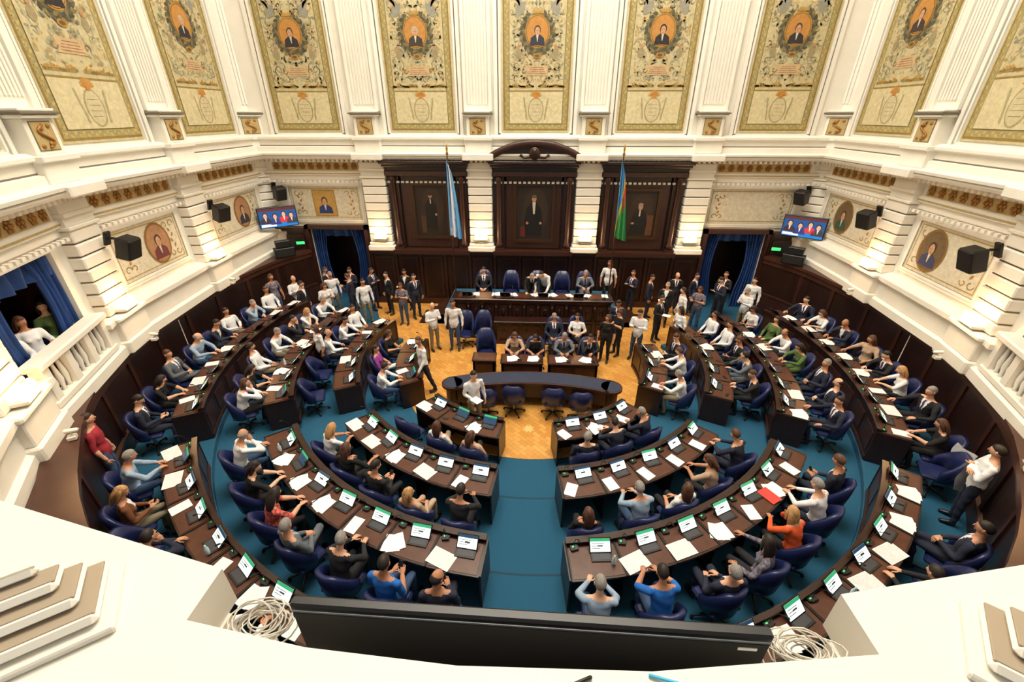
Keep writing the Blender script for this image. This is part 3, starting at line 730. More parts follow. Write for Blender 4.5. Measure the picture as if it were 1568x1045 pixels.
for x in (-2.2,-1.5,-.9,-.2,.4,1.0,1.6,2.2):
    if x in (-2.2,-.9,.4,1.6): put(TAB[2],'desk_computer',x,13.62,1.507,math.pi)
    put(MIC,'gooseneck_microphone',x+.25,13.5,1.507,math.pi); put(PAP2 if x in(-1.5,.4) else PAP,'paper_sheets',x+.3,13.72,1.507,rnd.uniform(-.5,.5))
def plaindesk(x0,x1,y0,y1):
    b=B(); b.bbox(x0,x1,y0,y1,.71,.75,DESKW,None,.01); b.box(x0+.05,x1-.05,y0+.05,y1-.05,.75,.754,LEATH)
    b.box(x0+.03,x1-.03,y0+.03,y0+.06,.12,.71,DWOOD)
    n=max(1,int((x1-x0)/.6))
    for k in range(n):
        a0=x0+.06+(x1-x0-.12)*k/n;a1=x0+.06+(x1-x0-.12)*(k+1)/n; b.box(a0+.05,a1-.05,y0+.015,y0+.03,.22,.62,DWOOD2)
    for x in (x0+.03,x1-.09):
        for y in (y0+.03,y1-.09): b.box(x,x+.06,y,y+.06,0,.71,DWOOD2)
    b.obj('writing_desk')
plaindesk(-.85,.38,10.4,10.95); plaindesk(.5,1.95,10.4,10.95); plaindesk(-1.68,-.98,10.5,11.0)
for x in (-.5,0.1,.9,1.6): put(PAP2,'paper_sheets',x,10.65,.755,rnd.uniform(-.4,.4)); put(MIC,'gooseneck_microphone',x+.2,10.55,.755,math.pi)
# curved table
b=B(); RR=6.5; c=(.05,3.35)
def tarc(r0,r1,a0,a1,z0,z1,m):
    b.arc(r0,r1,180-a1,180-a0,z0,z1,m,24,c)
tarc(6.02,6.62,-19,19,.70,.76,CAPW); tarc(6.07,6.57,-18.5,18.5,.76,.766,TBLUE); tarc(6.05,6.1,-18.5,18.5,.3,.7,DWOOD); tarc(6.5,6.56,-18.5,18.5,.12,.7,DWOOD2)
for s in (-1,1):
    x,y=pol(6.32,180-19*s,c); b.cyl(x,y,.70,.76,.3,.3,CAPW,24); b.cyl(x,y,.76,.766,.25,.25,TBLUE,24); b.cyl(x,y,.0,.7,.2,.2,DWOOD,20)
b.obj('curved_table')
for x,y in ((-1.1,8.95),(-.4,9.1),(.62,9.05),(1.3,8.9)): put(CH,'swivel_armchair',x,y,.012,rnd.uniform(-.2,.2))
for x,y in ((-2.2,12.75),(-1.6,12.8),(.75,12.4),(-1.35,11.45),(1.5,12.5)): put(CHH,'high_back_chair',x,y,.012,math.pi+rnd.uniform(-.2,.2))
for x in (-1.75,-.75,.2,1.1,1.9): put(CHH,'high_back_chair',x,14.75,DZ_+.01,math.pi)
for x in (-.47,.15,1.0,1.75): put(CH,'swivel_armchair',x,11.4,.012,math.pi)
# flags
def flag(x,cols,name):
    b=B(); b.cyl(0,0,0,.06,.16,.14,BRASS,20); b.tube([(0,0,.05),(0,0,5.15)],[.022,.02],DWOOD2,10); b.lathe(0,0,[(.02,5.1),(.05,5.16),(.02,5.22),(.035,5.3),(.004,5.5)],BRASS,10)
    o=b.obj(name,(x,14.3,DZ_+.01))
    a=Art(); nu,nz=24,26; vs=[]
    def P(i,j):
        s=i/nu;t=j/nz; w=.10+.30*t**.7; dx=s*w-.04; dy=-.02-.07*math.sin(s*17+t*2)*(.4+.6*t)-.05*t
        return (dx,dy,5.0-2.35*t-.28*s*(1-t)-.15*s*t)
    for j in range(nz+1):
        for i in range(nu+1): vs.append(P(i,j))
    fs=[];cs=[]
    for j in range(nz):
        for i in range(nu):
            fs.append((j*(nu+1)+i,j*(nu+1)+i+1,(j+1)*(nu+1)+i+1,(j+1)*(nu+1)+i)); cs.append(lin(cols(i/nu,j/nz)))
    a.v=vs;a.f=fs;a.c=cs; q=a.obj('cloth',I4,FLAGM); q.parent=o
    for p in q.data.polygons: p.use_smooth=True
def arg(s,t):
    k=(s+.25*t)%1.0; return (96,160,212) if k<.3 or k>.68 else (236,238,240)
def bap(s,t):
    k=s*.6+t*.7
    if k<.55: return (70,150,205)
    if k<.62: return (235,200,60)
    if k<.8: return (60,150,80) if s<.6 else (200,60,50)
    return (50,140,75)
flag(-2.72,arg,'argentine_flag'); flag(2.72,bap,'provincial_flag')
# TVs
def tv(x,y,z,N):
    M=frame((x,y),N)@Matrix.Translation((0,0,z))@Matrix.Rotation(D(-8),4,'X')
    b=B(); b.bbox(-.66,.66,-.04,.03,-.38,.38,BLACK,M,.01); b.box(-.1,.1,-.4,-.03,-.1,.1,BLACK,M); o=b.obj('wall_television')
    a=Art(); a.rect(-.63,.63,-.35,.35,(40,80,140),1); a.rect(-.63,.63,-.35,-.2,(40,120,200),2); a.rect(-.6,-.1,-.32,-.23,(230,235,240),3)
    for u,h,c in ((-.42,.05,(60,50,60)),(-.1,.0,(50,60,120)),(.2,.06,(190,60,70)),(.45,.0,(60,60,70))):
        a.bust(u,h,.3,c,(50,40,34),4,(214,168,140))
    a.rect(-.63,.63,.25,.35,(90,50,50),3)
    q=a.obj('screen_picture',M@Matrix.Translation((0,.035,0)),TVM); q.parent=o
tv(-9.5,15.75,3.62,(.62,-.78)); tv(9.5,15.6,3.5,(-.62,-.78))
def speaker(x,y,z,N):
    M=frame((x,y),N)@Matrix.Translation((0,0,z))@Matrix.Rotation(D(-18),4,'X')
    b=B(); b.bbox(-.2,.2,0,.3,-.24,.24,BLACK,M,.03); b.box(-.17,.17,.3,.307,-.2,.2,BLACKM,M)
    b.tube([(0,.02,.1),(0,-.12,.14),(0,-.26,.1)],[.03,.03,.03],BLACK,8,M=M); b.bbox(-.08,.08,-.28,-.22,-.05,.25,BLACK,M,.01); b.obj('loudspeaker')
for i in (4,3,2,5,6,7):
    M=vM(i); q=M@Vector((.25 if i<5 else -.25,.66,0)); tgt=Vector((0,10))-Vector((q.x,q.y)); speaker(q.x,q.y,4.45,(tgt.x,tgt.y))
EXG=mat('exit_green',(60,220,120),.4,emis=1.2)
for s in (-1,1):
    b=B(); M=frame((s*9.05,16.1),(-s*.3,-1)); b.box(-.17,.17,0,.05,2.5,2.65,BLACK,M); b.box(-.15,.15,.05,.055,2.52,2.63,EXG,M); b.obj('exit_sign')
    b=B(); M=frame((s*9.35,15.35),(-s*.62,-.78)); b.bbox(-.35,.35,-.1,.25,2.27,2.6,BLACK,M,.02); b.box(-.3,.3,.25,.26,2.32,2.55,BLACKM,M); b.bbox(-.25,.25,-.1,.15,2.6,2.85,BLACK,M,.02); b.obj('equipment_box')
for (x,y,N) in ((-9.2,8.5,(1,.2)),(-9.75,12.4,(1,-.1)),(9.2,8.5,(-1,.2)),(9.75,12.4,(-1,-.1)),(-7.75,4.95,(.8,.6)),(7.75,4.95,(-.8,.6))):
    M=frame((x,y),N); b=B(); b.bbox(-.06,.06,.22,.34,2.25,2.32,WHITE,M,.01); b.tube([(0,.28,2.3),(0,.3,2.42)],[.012,.012],WHITE,6,M=M); b.tube([(0,.24,2.42),(0,.38,2.4)],[.04,.035],WHITE,10,M=M); b.ell((0,.39,2.4),(.028,.015,.028),BLACK,8,6,M); b.obj('security_camera')

# ------------------------------------------------------------------ gallery parapet (foreground)
b=B(); ed=[(-3.4,1.9),(-2.4,1.2),(-1.69,.89),(-.83,.70),(-.83,.565),(-.51,.52),(-.15,.50),(.29,.51),(.82,.57),(.82,.71),(1.38,.82),(2.4,1.2),(3.4,1.9)]
b.poly(ed+[(3.4,-.4),(-3.4,-.4)],5.76,5.9,WHITE); b.poly([(p[0]*.99,p[1]-.04) for p in ed]+[(3.3,-.3),(-3.3,-.3)],5.1,5.76,WHITE)
b.obj('gallery_parapet')
for s in (-1,1):
    b=B(); M=Matrix.Translation((s*1.22,.54,5.9))@Matrix.Rotation(s*D(-36),4,'Z')
    def sb(x0,x1,y0,y1,z0,z1,m,c): 
        xa,xb=sorted((s*x0,s*x1)); b.bbox(xa,xb,y0,y1,z0,z1,m,M,c)
    # plinth and rounded base mouldings of the gallery column, stepping up away from the opening
    sb(-.19,.9,-.15,.06,0,.02,WHITE,.004)
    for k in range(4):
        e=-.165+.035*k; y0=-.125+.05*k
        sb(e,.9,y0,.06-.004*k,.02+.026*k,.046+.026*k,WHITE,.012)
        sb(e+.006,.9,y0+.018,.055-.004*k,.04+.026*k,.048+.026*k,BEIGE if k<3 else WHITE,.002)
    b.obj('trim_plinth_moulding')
# monitor
b=B(); RZ=Matrix.Translation((0,.615,0))@Matrix.Rotation(D(-.9),4,'Z')
b.bbox(-.60,.60,-.012,.018,5.2,5.90,BLACK,RZ,.006); b.box(-.59,.59,-.016,-.012,5.23,5.875,BLACKM,RZ); b.bbox(-.3,.3,-.05,-.012,5.3,5.6,BLACK,RZ,.01)
b.box(.52,.565,-.018,-.016,5.85,5.86,PAPER,RZ); b.box(-.59,.59,-.018,-.016,5.882,5.888,mat('painted_highlight',(80,88,98),.4),RZ)  # grey strip paints the highlight along the monitor's top edge
b.obj('monitor')
CAB=mat('white_cable',(206,200,188),.5)
for cx,cy,n in ((-.70,.615,14),(.70,.615,18)):
    b=B(); r=random.Random(int(cx*10)+9)
    for k in range(n):
        ra=r.uniform(.035,.08); ax=cx+r.uniform(-.02,.02); ay=cy+r.uniform(-.014,.014); tl=r.uniform(-.6,.6); zz=5.80+r.uniform(-.02,.04)
        P=[(ax+ra*math.cos(t*.42),ay+ra*.7*math.sin(t*.42),zz+ra*tl*math.sin(t*.42+k)) for t in range(16)]
        b.tube(P,[.0022]*16,CAB,5,(0,0,1))
    b.box(cx-.03,cx+.03,cy-.12,cy+.0,5.72,5.74,WHITE)
    b.obj('cable_coil')
b=B(); b.tube([(.15,.49,5.905),(.1,.47,5.905),(.09,.44,5.905),(.06,.42,5.905)],[.004]*4,BLACK,6,(0,0,1)); b.tube([(.28,.5,5.905),(.34,.485,5.91),(.4,.46,5.905),(.42,.43,5.905)],[.0035]*4,mat('cyan_cable',(70,180,220),.4),6,(0,0,1)); b.obj('loose_cable')

# ------------------------------------------------------------------ PEOPLE
SKINS=[mat('skin_%d'%i,c,.55,spec=.3) for i,c in enumerate([(214,164,136),(198,146,116),(182,130,100),(220,176,148)])]
def cm(name,rgb,rough=.85): return mat('cloth_'+name,rgb,rough,var=.08,scale=12)
C=dict(navy=cm('navy',(30,36,56)),dark=cm('dark',(27,28,33)),grey=cm('grey',(96,102,110)),white=cm('white',(228,230,234)),lblue=cm('lblue',(146,168,192)),blue=cm('blue',(28,104,192)),red=cm('red',(160,40,54)),
 beige=cm('beige',(186,158,134)),green=cm('green',(80,104,54)),brown=cm('brown',(114,68,38)),orange=cm('orange',(224,90,38)),pink=cm('pink',(218,58,126)),purple=cm('purple',(142,58,142)),jeans=cm('jeans',(56,80,116)),khaki=cm('khaki',(132,122,100)),black=cm('black',(18,18,20)))
C['pat']=mat('cloth_pattern_red',(196,88,78),.85,var=.9,scale=22); C['patg']=mat('cloth_pattern_grey',(112,108,122),.85,var=.8,scale=25)
HR=dict(dark=mat('hair_dark',(34,24,20),.6,var=.3,scale=40),brown=mat('hair_brown',(80,50,34),.6,var=.3,scale=40),grey=mat('hair_grey',(138,134,130),.7,var=.25,scale=40),blond=mat('hair_blond',(184,140,92),.6,var=.3,scale=40))
EYEW=mat('eye_white',(225,222,216),.3); EYE=mat('eye_dark',(40,28,22),.3); LIP=mat('lips',(170,100,90),.5); SHOE=mat('shoe_leather',(24,20,18),.4); TIE=cm('tie',(60,40,90))
BROW={k:mat('brow_'+k,tuple(int(.55*a+.45*b_) for a,b_ in zip({'dark':(50,36,30),'brown':(84,54,36),'grey':(150,140,130),'blond':(170,126,84)}[k],(200,150,120))),.7) for k in HR}
def vrot(v,ax,a): return Matrix.Rotation(a,3,ax)@Vector(v)
BODY={}
def body(key):
    if key in BODY: return BODY[key]
    pose,fem=key
    sw_=.9 if fem else 1.0
    segs=[]; vs=[];fs=[]
    def T(P,R,tag,n=12,ref=(1,0,0)):
        v,f=tube(P,R,n,ref); o=len(vs); vs.extend(v); fs.extend([tuple(i+o for i in q) for q in f])
        for i in range(len(P)-1):
            r0=R[i] if not isinstance(R[i],tuple) else sum(R[i])/2; r1=R[i+1] if not isinstance(R[i+1],tuple) else sum(R[i+1])/2
            segs.append((Vector(P[i]),Vector(P[i+1]),(r0+r1)/2,tag if not isinstance(tag,list) else tag[i]))
    stand=pose[0]=='S'
    pz=.94 if stand else .56
    lean={'write':14,'phone':4,'lap':-10,'turn':4,'chin':16,'cross':-8,'Srelax':0,'Sphone':2,'Scross':-2,'Shold':1,'Sbend':48,'Swalk':3}[pose]
    tw={'turn':25,'cross':-10}.get(pose,0)
    up=vrot((0,0,1),'X',-D(lean)); side=vrot((1,0,0),'Z',D(tw)); fw=vrot((0,1,0),'X',-D(lean)); fw=vrot(fw,'Z',D(tw))
    p0=Vector((0,0,pz))
    J=lambda s,u,f:p0+side*s+up*u+fw*f
    T([p0-Vector((0,0,.03)),J(0,.08,0),J(0,.18,-.005),J(0,.34,0),J(0,.44,-.01),J(0,.50,-.01)],[(.165,.125),(.16,.12),(.14*sw_,.108),(.168*sw_,.122),(.17*sw_,.105),(.10*sw_,.075)],0,16,tuple(side))
    T([J(-.15*sw_,.455,-.01),J(.15*sw_,.455,-.01)],[(.06,.06),(.06,.06)],0,10,(0,1,0))
    T([J(0,.47,-.01),J(0,.60,.01)],[(.06,.06),(.052,.055)],6,12)
    if fem:
        for s in (-1,1): T([J(s*.065,.32,.06),J(s*.065,.31,.105)],[.06,.045],0,10)
    hd=J(0,.69,.03)
    for s in (-1,1):
        if not stand:
            hip=p0+Vector((s*.09,.0,-.02)); kn=Vector((s*(.12 if pose!='cross' else .06),.45,.535)); an=Vector((s*.12,.43 if s>0 else .36,.11))
            if pose=='cross' and s>0: hip=p0+Vector((.09,0,0)); kn=Vector((-.02,.44,.64)); an=Vector((-.2,.56,.30))
        elif pose=='Swalk':
            hip=p0+Vector((s*.09,0,-.05)); kn=Vector((s*.1,.14*s+.04,.5)); an=Vector((s*.09,.24*s,.11))
        else:
            hip=p0+Vector((s*.09,0,-.05)); kn=Vector((s*.11,.02,.5)); an=Vector((s*.12,-.01,.1))
        mid=(hip+kn)/2; m2=(kn*.6+an*.4)
        T([hip,mid,kn,m2,an],[.092,.08,.064,.06,.048],[3,3,4,4],12)
        heel=an+Vector((0,-.03,-.05)); toe=an+Vector((0.02*s,.17,-.065))
        if an.z>.2: heel=an+Vector((0,-.02,-.05)); toe=an+Vector((-.04,.16,-.01))
        T([heel,(heel+toe)/2+Vector((0,0,.012)),toe],[(.04,.035),(.046,.04),(.038,.026)],5,10)
    hands=[]
    for s in (-1,1):
        sh=J(s*.19*sw_,.45,-.01)
        if pose=='write': el=Vector((s*.27,.28,.82)); wr=Vector((s*.11,.47,.82)); hdv=Vector((-s*.35,1,-.05))
        elif pose=='phone': el=Vector((s*.24,.06,.74)); wr=Vector((s*.08,.29,.74)); hdv=Vector((-s*.35,.8,.35))
        elif pose=='lap' : el=Vector((s*.27,-.02,.74)); wr=Vector((s*.10,.24,.67)); hdv=Vector((-s*.5,.9,-.2))
        elif pose=='cross': el=Vector((s*.28,-.0,.75)); wr=Vector((s*.06,.22,.74)); hdv=Vector((-s*.9,.5,-.2))
        elif pose=='turn':
            if s>0: el=Vector((.30,.25,.82)); wr=Vector((.2,.47,.82)); hdv=Vector((-.2,1,-.05))
            else: el=Vector((-.33,.0,.76)); wr=Vector((-.3,.24,.72)); hdv=Vector((0,1,-.2))
        elif pose=='chin':
            if s>0: el=Vector((.2,.43,.83)); wr=hd+Vector((.04,.10,-.17)); hdv=Vector((-.3,-.2,1))
            else: el=Vector((-.26,.3,.82)); wr=Vector((-.05,.46,.82)); hdv=Vector((.6,1,-.05))
        elif pose in('Srelax','Swalk'): 
            k=(-.10*s if pose=='Swalk' else .0); el=Vector((s*.26,-.03+k,1.12)); wr=Vector((s*.27,.05+2*k,.87)); hdv=Vector((0,.2,-1))
        elif pose=='Sphone': el=Vector((s*.25,.04,1.13)); wr=Vector((s*.06,.27,1.23)); hdv=Vector((-s*.3,.7,.6))
        elif pose=='Scross': el=Vector((s*.26,.07,1.14)); wr=Vector((-s*.07,.17+.02*s,1.2)); hdv=Vector((-s,.0,.15))
        elif pose=='Shold':
            if s>0: el=Vector((.25,.0,1.12)); wr=Vector((.14,.25,1.1)); hdv=Vector((-.3,1,.1))
            else: el=Vector((-.26,-.02,1.12)); wr=Vector((-.27,.06,.87)); hdv=Vector((0,.2,-1))
        elif pose=='Sbend': el=sh+Vector((s*.05,.05,-.28)); wr=sh+Vector((0,.2,-.46)); hdv=Vector((-s*.1,1,-.3))
        T([sh,(sh+el)/2,el],[.062,.056,.049],1,10); T([el,(el*.5+wr*.5),wr],[.049,.043,.034],2,10)
        hands.append((wr,hdv.normalized(),s))
    me=bpy.data.meshes.new('tmp'); me.from_pydata([tuple(v) for v in vs],[],fs)
    bm=bmesh.new(); bm.from_mesh(me); bmesh.ops.recalc_face_normals(bm,faces=bm.faces); bm.to_mesh(me); bm.free()
    ob=bpy.data.objects.new('tmp',me); COL.objects.link(ob)
    md=ob.modifiers.new('r','REMESH'); md.mode='VOXEL'; md.voxel_size=.019; md.use_smooth_shade=True
    md2=ob.modifiers.new('s','SMOOTH'); md2.factor=.5; md2.iterations=3
    dg=bpy.context.evaluated_depsgraph_get(); ev=ob.evaluated_get(dg); m2=ev.to_mesh()
    VV=[tuple(v.co) for v in m2.vertices]; FF=[tuple(p.vertices) for p in m2.polygons]; CC=np.array([p.center[:] for p in m2.polygons]); NN=np.array([p.normal[:] for p in m2.polygons])
    ev.to_mesh_clear(); bpy.data.objects.remove(ob); bpy.data.meshes.remove(me)
    VV=[(x+.004*math.sin(38*z+9*y),y+.004*math.sin(33*z+14*x),z+.002*math.sin(41*x+17*y)) for x,y,z in VV]
    best=np.full(len(CC),1e9); tag=np.zeros(len(CC),int)
    for a,bb,r,t in segs:
        a=np.array(a);bb=np.array(bb); d=bb-a; L=max(1e-9,d@d); q=np.clip(((CC-a)@d)/L,0,1)[:,None]; ds=np.linalg.norm(CC-(a+q*d),axis=1)-r
        k=ds<best; best[k]=ds[k]; tag[k]=t
    rel=CC-np.array(p0); uu=rel@np.array(up); ss=rel@np.array(side); nf=NN@np.array(fw)
    tor=((tag==0)|(tag==6))
    vreg=tor&(nf>.25)&(uu>.2)&(np.abs(ss)<.008+.065*np.clip((uu-.2)/.28,0,1)); tag[vreg]=7
    tag[vreg&(np.abs(ss)<.02)&(uu<.49)]=8
    tag[(tag==6)|((uu>.5)&(np.isin(tag,(0,7,8))))]=6
    BODY[key]=(VV,FF,tag.tolist(),hd,hands); return BODY[key]
def hand_geo(b,wr,dv,s,sk):
    dn=Vector((0,0,-1)); 
    if abs(dv.dot(dn))>.8: dn=Vector((-s,0,0))
    nrmv=(dn-dv*dv.dot(dn)).normalized(); sd=dv.cross(nrmv).normalized()
    if sd.dot(Vector((-s,0,0)))<0: sd=-sd
    b.tube([wr-dv*.02,wr+dv*.02,wr+dv*.06,wr+dv*.09],[(.024,.018),(.032,.017),(.04,.016),(.036,.012)],sk,8,tuple(sd))
    for i,l in enumerate((.07,.08,.074,.058)):
        p=wr+dv*(.088-.004*abs(i-1))+sd*(.028-.0185*i); d=Vector(dv); P=[p]
        for q,(f,an) in enumerate(((.42,18),(.32,28),(.26,22))):
            d=(d*math.cos(D(an))+nrmv*math.sin(D(an))).normalized()
            p=p+d*l*f; P.append(p)
        b.tube(P,[.0092,.0085,.008,.0065],sk,5,tuple(sd))
    p=wr+dv*.03+sd*.03; d1=(dv*.6+sd*.7+nrmv*.2).normalized(); d2=(dv*.9+sd*.25+nrmv*.3).normalized()
    b.tube([p,p+d1*.035,p+d1*.035+d2*.03,p+d1*.035+d2*.052],[.012,.011,.0095,.007],sk,5,tuple(nrmv))
def head_geo(b,M,sk,hr,br_,htype,fem):
    nu,nv=18,14
    def sph(fn,m):
        vs=[];fs=[]
        for j in range(nv+1):
            t=math.pi*j/nv
            for i in range(nu):
                p=2*math.pi*i/nu; vs.append(fn(math.sin(t)*math.cos(p),math.sin(t)*math.sin(p),math.cos(t)))
        for j in range(nv):
            for i in range(nu):
                k=(i+1)%nu; fs.append((j*nu+i,j*nu+nu+i,j*nu+nu+k,j*nu+k))
        b.add(vs,fs,m,M,True)
    def base(x,y,z):
        X=.076*x;Y=.096*y;Z=.116*z
        if z<0: X*=1-.33*(-z)**1.4; Y*= (1-.42*(-z)) if y<0 else (1-.12*(-z))
        if y>0: Y*=1-.06*abs(x)
        return X,Y,Z
    sph(base,sk)
    def hair(x,y,z):
        X,Y,Z=base(x,y,z); th=.08+.60*y
        if fem: th=.0+.62*y
        e=z-th
        if htype=='bald': e=min(e,.45-z)
        k=max(0,min(1,e/.25+.2)); sc_=.95+.15*k; return X*sc_,Y*sc_-(.004 if y<0 else 0),Z*sc_
    sph(hair,hr)
    if htype in('long','tail'):
        w=.095 if htype=='long' else .04
        b.tube([(0,-.02,.06),(0,-.065,-.03),(0,-.085,-.13),(0,-.085,-.27)],[(w*.85,.06),(w,.055),(w,.045),(w*.7,.022)],hr,10,M=M)
        if htype=='long':
            for s in (-1,1): b.tube([(s*.06,.005,.06),(s*.083,-.005,-.02),(s*.085,-.02,-.14)],[(.02,.032),(.018,.035),(.012,.025)],hr,8,M=M)
    b.tube([(0,.09,.025),(0,.108,-.012),(0,.1,-.022)],[(.007,.006),(.014,.010),(.012,.006)],sk,6,M=M)
    for s in (-1,1):
        b.ell((s*.078,-.002,0),(.010,.018,.03),sk,8,6,M)
        b.ell((s*.03,.086,.014),(.012,.005,.0055),EYEW,8,6,M); b.ell((s*.03,.0895,.014),(.0055,.003,.005),EYE,8,6,M); b.ell((s*.031,.087,.031),(.014,.004,.0028),br_,8,4,M)
    b.ell((0,.086,-.054),(.022,.007,.0055),LIP,8,6,M)
def person(x,y,z,rot,pose,st,seed):
    r=random.Random(seed)
    S={ # fem, torso, shirt, pants, hair, hairtype, suit, short sleeves
     'n':(0,'navy','white','navy',None,None,1,0),'N':(0,'navy','white','navy','grey','short',1,0),'k':(0,'dark','white','dark',None,None,1,0),'g':(0,'grey','white','grey',None,None,1,0),'G':(0,'grey','lblue','grey','grey','short',1,0),
     'h':(0,'navy','white','navy','dark','bald',1,0),'w':(0,'white','white',None,None,None,0,0),'x':(0,'lblue','lblue','jeans','grey','short',0,0),'X':(0,'white','white','navy','grey','short',0,0),'L':(0,'lblue','lblue','jeans','grey',None,0,0),'b':(0,'blue','blue','jeans','dark','short',0,1),'r':(0,'red','red','jeans','dark','short',0,1),
     'W':(1,'white','white','dark',None,'long',0,1),'Wl':(1,'white','white','khaki','brown','long',0,1),'K':(1,'black','black','black',None,'long',0,1),'Bb':(1,'beige','beige','beige','blond','long',0,0),'Bd':(1,'beige','beige','dark','brown','long',0,1),
     'P':(1,'pat','pat','dark','dark','long',0,1),'p':(1,'patg','patg','dark','dark','long',0,0),'O':(1,'orange','orange','dark','blond','long',0,0),'E':(1,'green','green','green','dark','long',0,0),'M':(1,'brown','white','khaki','blond','long',1,0),'U':(1,'patg','patg','jeans','brown','long',0,1),'V':(1,'purple','purple','white','dark','tail',0,1),'Q':(1,'white','pink','dark','brown','long',1,0)}[st]
    fem,tc_,shc,pc,hc,ht,suit,short=S
    pc=pc or r.choice(('dark','navy','jeans','khaki')); hc=hc or r.choice(('dark','dark','dark','brown','grey') if not fem else ('dark','brown','brown','blond')); ht=ht or ('bald' if r.random()<.18 else 'short')
    sk=r.choice(SKINS); V_,F_,tag,hd,hands=body((pose,bool(fem)))
    mats={0:C[tc_],1:C[tc_],2:sk if short else C[tc_],3:C[pc],4:C[pc],5:SHOE,6:sk,7:C[shc] if suit else C[tc_],8:(TIE if suit and not fem and r.random()<.7 else C[shc]) if suit else C[tc_]}
    b=B(); sl={t:b.slot(m) for t,m in mats.items()}
    b.v=list(V_); b.f=list(F_); b.m=[sl[t] for t in tag]; b.sm=[True]*len(F_)
    yaw=r.uniform(-.6,.6); pit={'write':-.35,'phone':-.45,'Sphone':-.45,'Sbend':-.3,'chin':-.05}.get(pose,-.08)+r.uniform(-.12,.1)
    head_geo(b,Matrix.Translation(hd)@Matrix.Rotation(yaw,4,'Z')@Matrix.Rotation(pit,4,'X'),sk,HR[hc],BROW[hc],ht,fem)
    for w,d,s in hands: hand_geo(b,w,d,s,sk)
    if pose in('phone','Sphone'):
        c=(hands[0][0]+hands[1][0])/2+Vector((0,.09,.05)); M=Matrix.Translation(c)@Matrix.Rotation(D(-40),4,'X'); b.bbox(-.037,.037,-.005,.005,-.07,.07,BLACK,M,.004)
    if pose in('Shold',):
        M=Matrix.Translation(hands[1][0]+Vector((-.05,.1,.02)))@Matrix.Rotation(.3,4,'Z'); b.box(-.1,.1,-.12,.14,0,.01,PAPER,M)
    nm=('seated_' if pose[0]!='S' else 'standing_')+('woman' if fem else 'man')
    me=bpy.data.meshes.new(nm); me.from_pydata(b.v,[],b.f)
    for m in b.mats: me.materials.append(m)
    me.polygons.foreach_set('material_index',b.m); me.polygons.foreach_set('use_smooth',b.sm); me.update()
    o=bpy.data.objects.new(nm,me); COL.objects.link(o); o.location=(x,y,z); o.rotation_euler=(0,0,rot)
    k=r.uniform(.97,1.05) if pose[0]=='S' else r.uniform(.99,1.05)
    if fem: k*=.96
    o.scale=(k,k,k); return o
rnd=random.Random(11); sd=0
for x,y,z,rot,st in SEATED:
    sd+=1; pose=rnd.choice(('write','write','write','phone','lap','turn','chin','cross'))
    if st in('x','b') and pose=='chin': pose='lap'
    person(x+math.sin(rot)*.02,y-math.cos(rot)*.02,z,rot+rnd.uniform(-.2,.2),pose,st,sd)
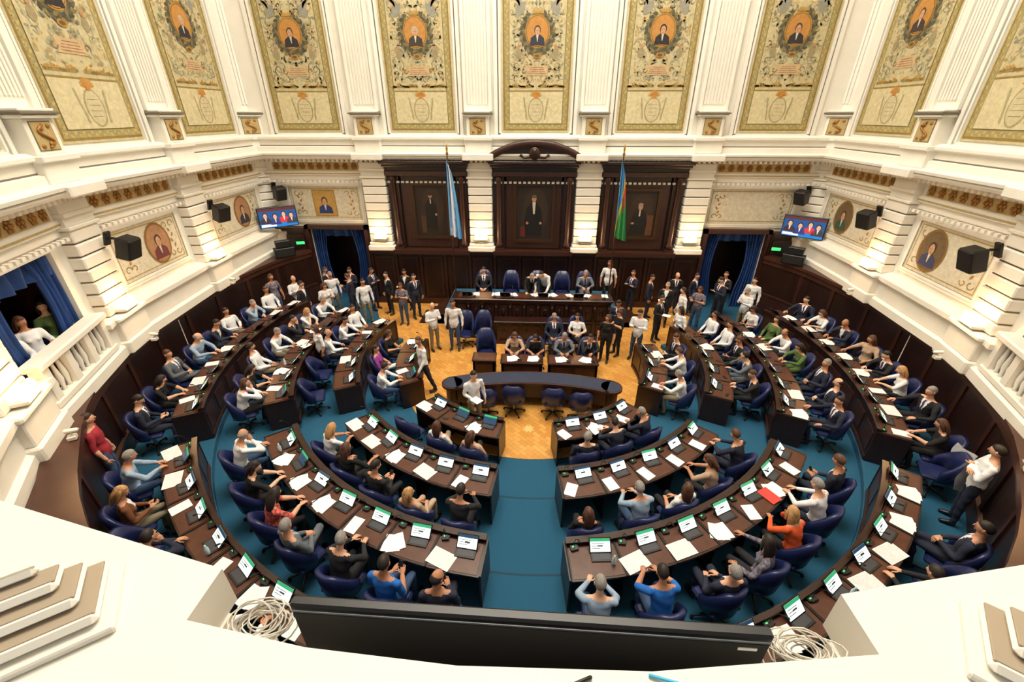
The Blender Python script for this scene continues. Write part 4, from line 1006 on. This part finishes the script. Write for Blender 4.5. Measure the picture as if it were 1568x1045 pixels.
ST=[(-1.33,8.42,0,'w','Shold',-2.6),(-2.92,9.9,0,'w','Swalk',2.2),(-3.18,12.4,0,'w','Sphone',-2.4),(-2.5,12.45,0,'w','Srelax',3.1),(-4.71,14.3,0,'U','Sphone',3.0),
(-8.0,5.75,.45,'r','Srelax',-.9),(7.72,5.72,.45,'w','Scross',.9),
(-6.1,14.3,0,'w','Srelax',-2.5),(-6.25,15.6,0,'n','Scross',-1.9),(-5.5,15.2,0,'k','Srelax',2.4),(-7.1,15.7,0,'n','Sphone',2.8),(-7.6,15.0,0,'w','Srelax',-2.6),(-8.1,15.6,0,'k','Srelax',-1.4),(-7.4,14.0,0,'W','Sphone',-2.4),
(-8.7,14.4,0,'w','Scross',-2.2),(-8.95,13.5,.45,'U','Srelax',-2.0),(-4.95,15.7,0,'k','Shold',2.9),(-4.4,14.9,0,'n','Srelax',-2.4),(-6.8,14.8,0,'n','Sphone',1.6),(-8.2,13.9,0,'k','Srelax',-1.6),(-6.05,10.5,.15,'W','Shold',2.4),
(2.75,14.75,.76,'W','Srelax',2.9),(3.85,15.7,0,'n','Scross',2.2),(4.4,15.2,0,'n','Srelax',-2.0),(4.85,14.6,0,'k','Shold',2.7),(5.2,13.9,0,'w','Srelax',1.6),(5.9,14.3,0,'U','Sphone',2.4),(6.2,15.7,0,'n','Srelax',-2.4),(6.9,15.0,0,'n','Sphone',1.9),(7.3,15.7,0,'k','Scross',2.4),(8.1,15.1,0,'w','Srelax',2.4),(7.5,14.2,0,'w','Sphone',2.1),
(4.75,12.6,0,'W','Srelax',2.0),(4.3,13.4,0,'k','Shold',-2.4),(3.35,12.1,0,'w','Sphone',2.6),(2.8,12.35,0,'K','Sphone',2.0),(2.35,11.9,0,'K','Srelax',2.7),(2.85,13.0,0,'n','Sphone',2.9),(5.5,15.7,0,'k','Srelax',3.0),
(.03,14.4,.76,'k','Sbend',3.1),(.5,14.45,.76,'w','Sbend',2.8)]
for x,y,z,st,pose,rot in ST:
    sd+=1; person(x,y,z if z>0 else .012,rot,pose,st,sd)
for x,y,z,st,pose in ((-.47,11.38,.012,'Bd','write'),(.15,11.38,.012,'K','write'),(1.0,11.38,.012,'G','write'),(1.75,11.38,.012,'k','chin'),(1.5,12.5,.012,'W','cross'),(-1.75,14.72,.76,'k','lap'),(1.9,14.72,.76,'G','write'),(.75,12.4,.012,'n','lap')):
    sd+=1; person(x,y,z,math.pi,pose,st,sd)
M,L=segM(1)
for u,n,st in ((L-1.2,-.32,'E'),(L-1.85,-.35,'W'),(L-2.5,-.33,'X')):
    p=M@Vector((u,n,0)); sd+=1; person(p.x,p.y,2.45,-math.pi/2-.35,'lap',st,sd); put(CH,'swivel_armchair',p.x,p.y,2.45,-math.pi/2-.35)
# jacket draped on chair
b=B(); vs=[];fs=[]
for j in range(9):
    t=j/8
    for i in range(13):
        s=i/12-.5; a=s*2.4; fold=.02*math.sin(i*2.3+j)
        vs.append((.34*math.sin(a)*(1+.1*t),-.33*math.cos(a)*(1+.25*t)-fold,1.02-.62*t+.03*math.cos(i)))
for j in range(8):
    for i in range(12): fs.append((j*13+i,j*13+i+1,(j+1)*13+i+1,(j+1)*13+i))
b.add(vs,fs,C['white'],None,True); x,y=pol(9.1,60); b.obj('draped_jacket',(x,y,.45),D(60)); put(CH,'swivel_armchair',x,y,.45,D(60))

# ------------------------------------------------------------------ world, camera
w=bpy.data.worlds.new('World'); sc.world=w; w.use_nodes=True; w.node_tree.nodes['Background'].inputs[0].default_value=(1,.97,.92,1); w.node_tree.nodes['Background'].inputs[1].default_value=.35
cam=bpy.data.cameras.new('camera'); cam.lens=15.0; cam.sensor_width=36; cam.clip_start=.05
co=bpy.data.objects.new('camera',cam); COL.objects.link(co); co.location=(0,0,7); co.rotation_euler=(D(62),0,D(2.8)); sc.camera=co
sc.view_settings.view_transform='Standard'
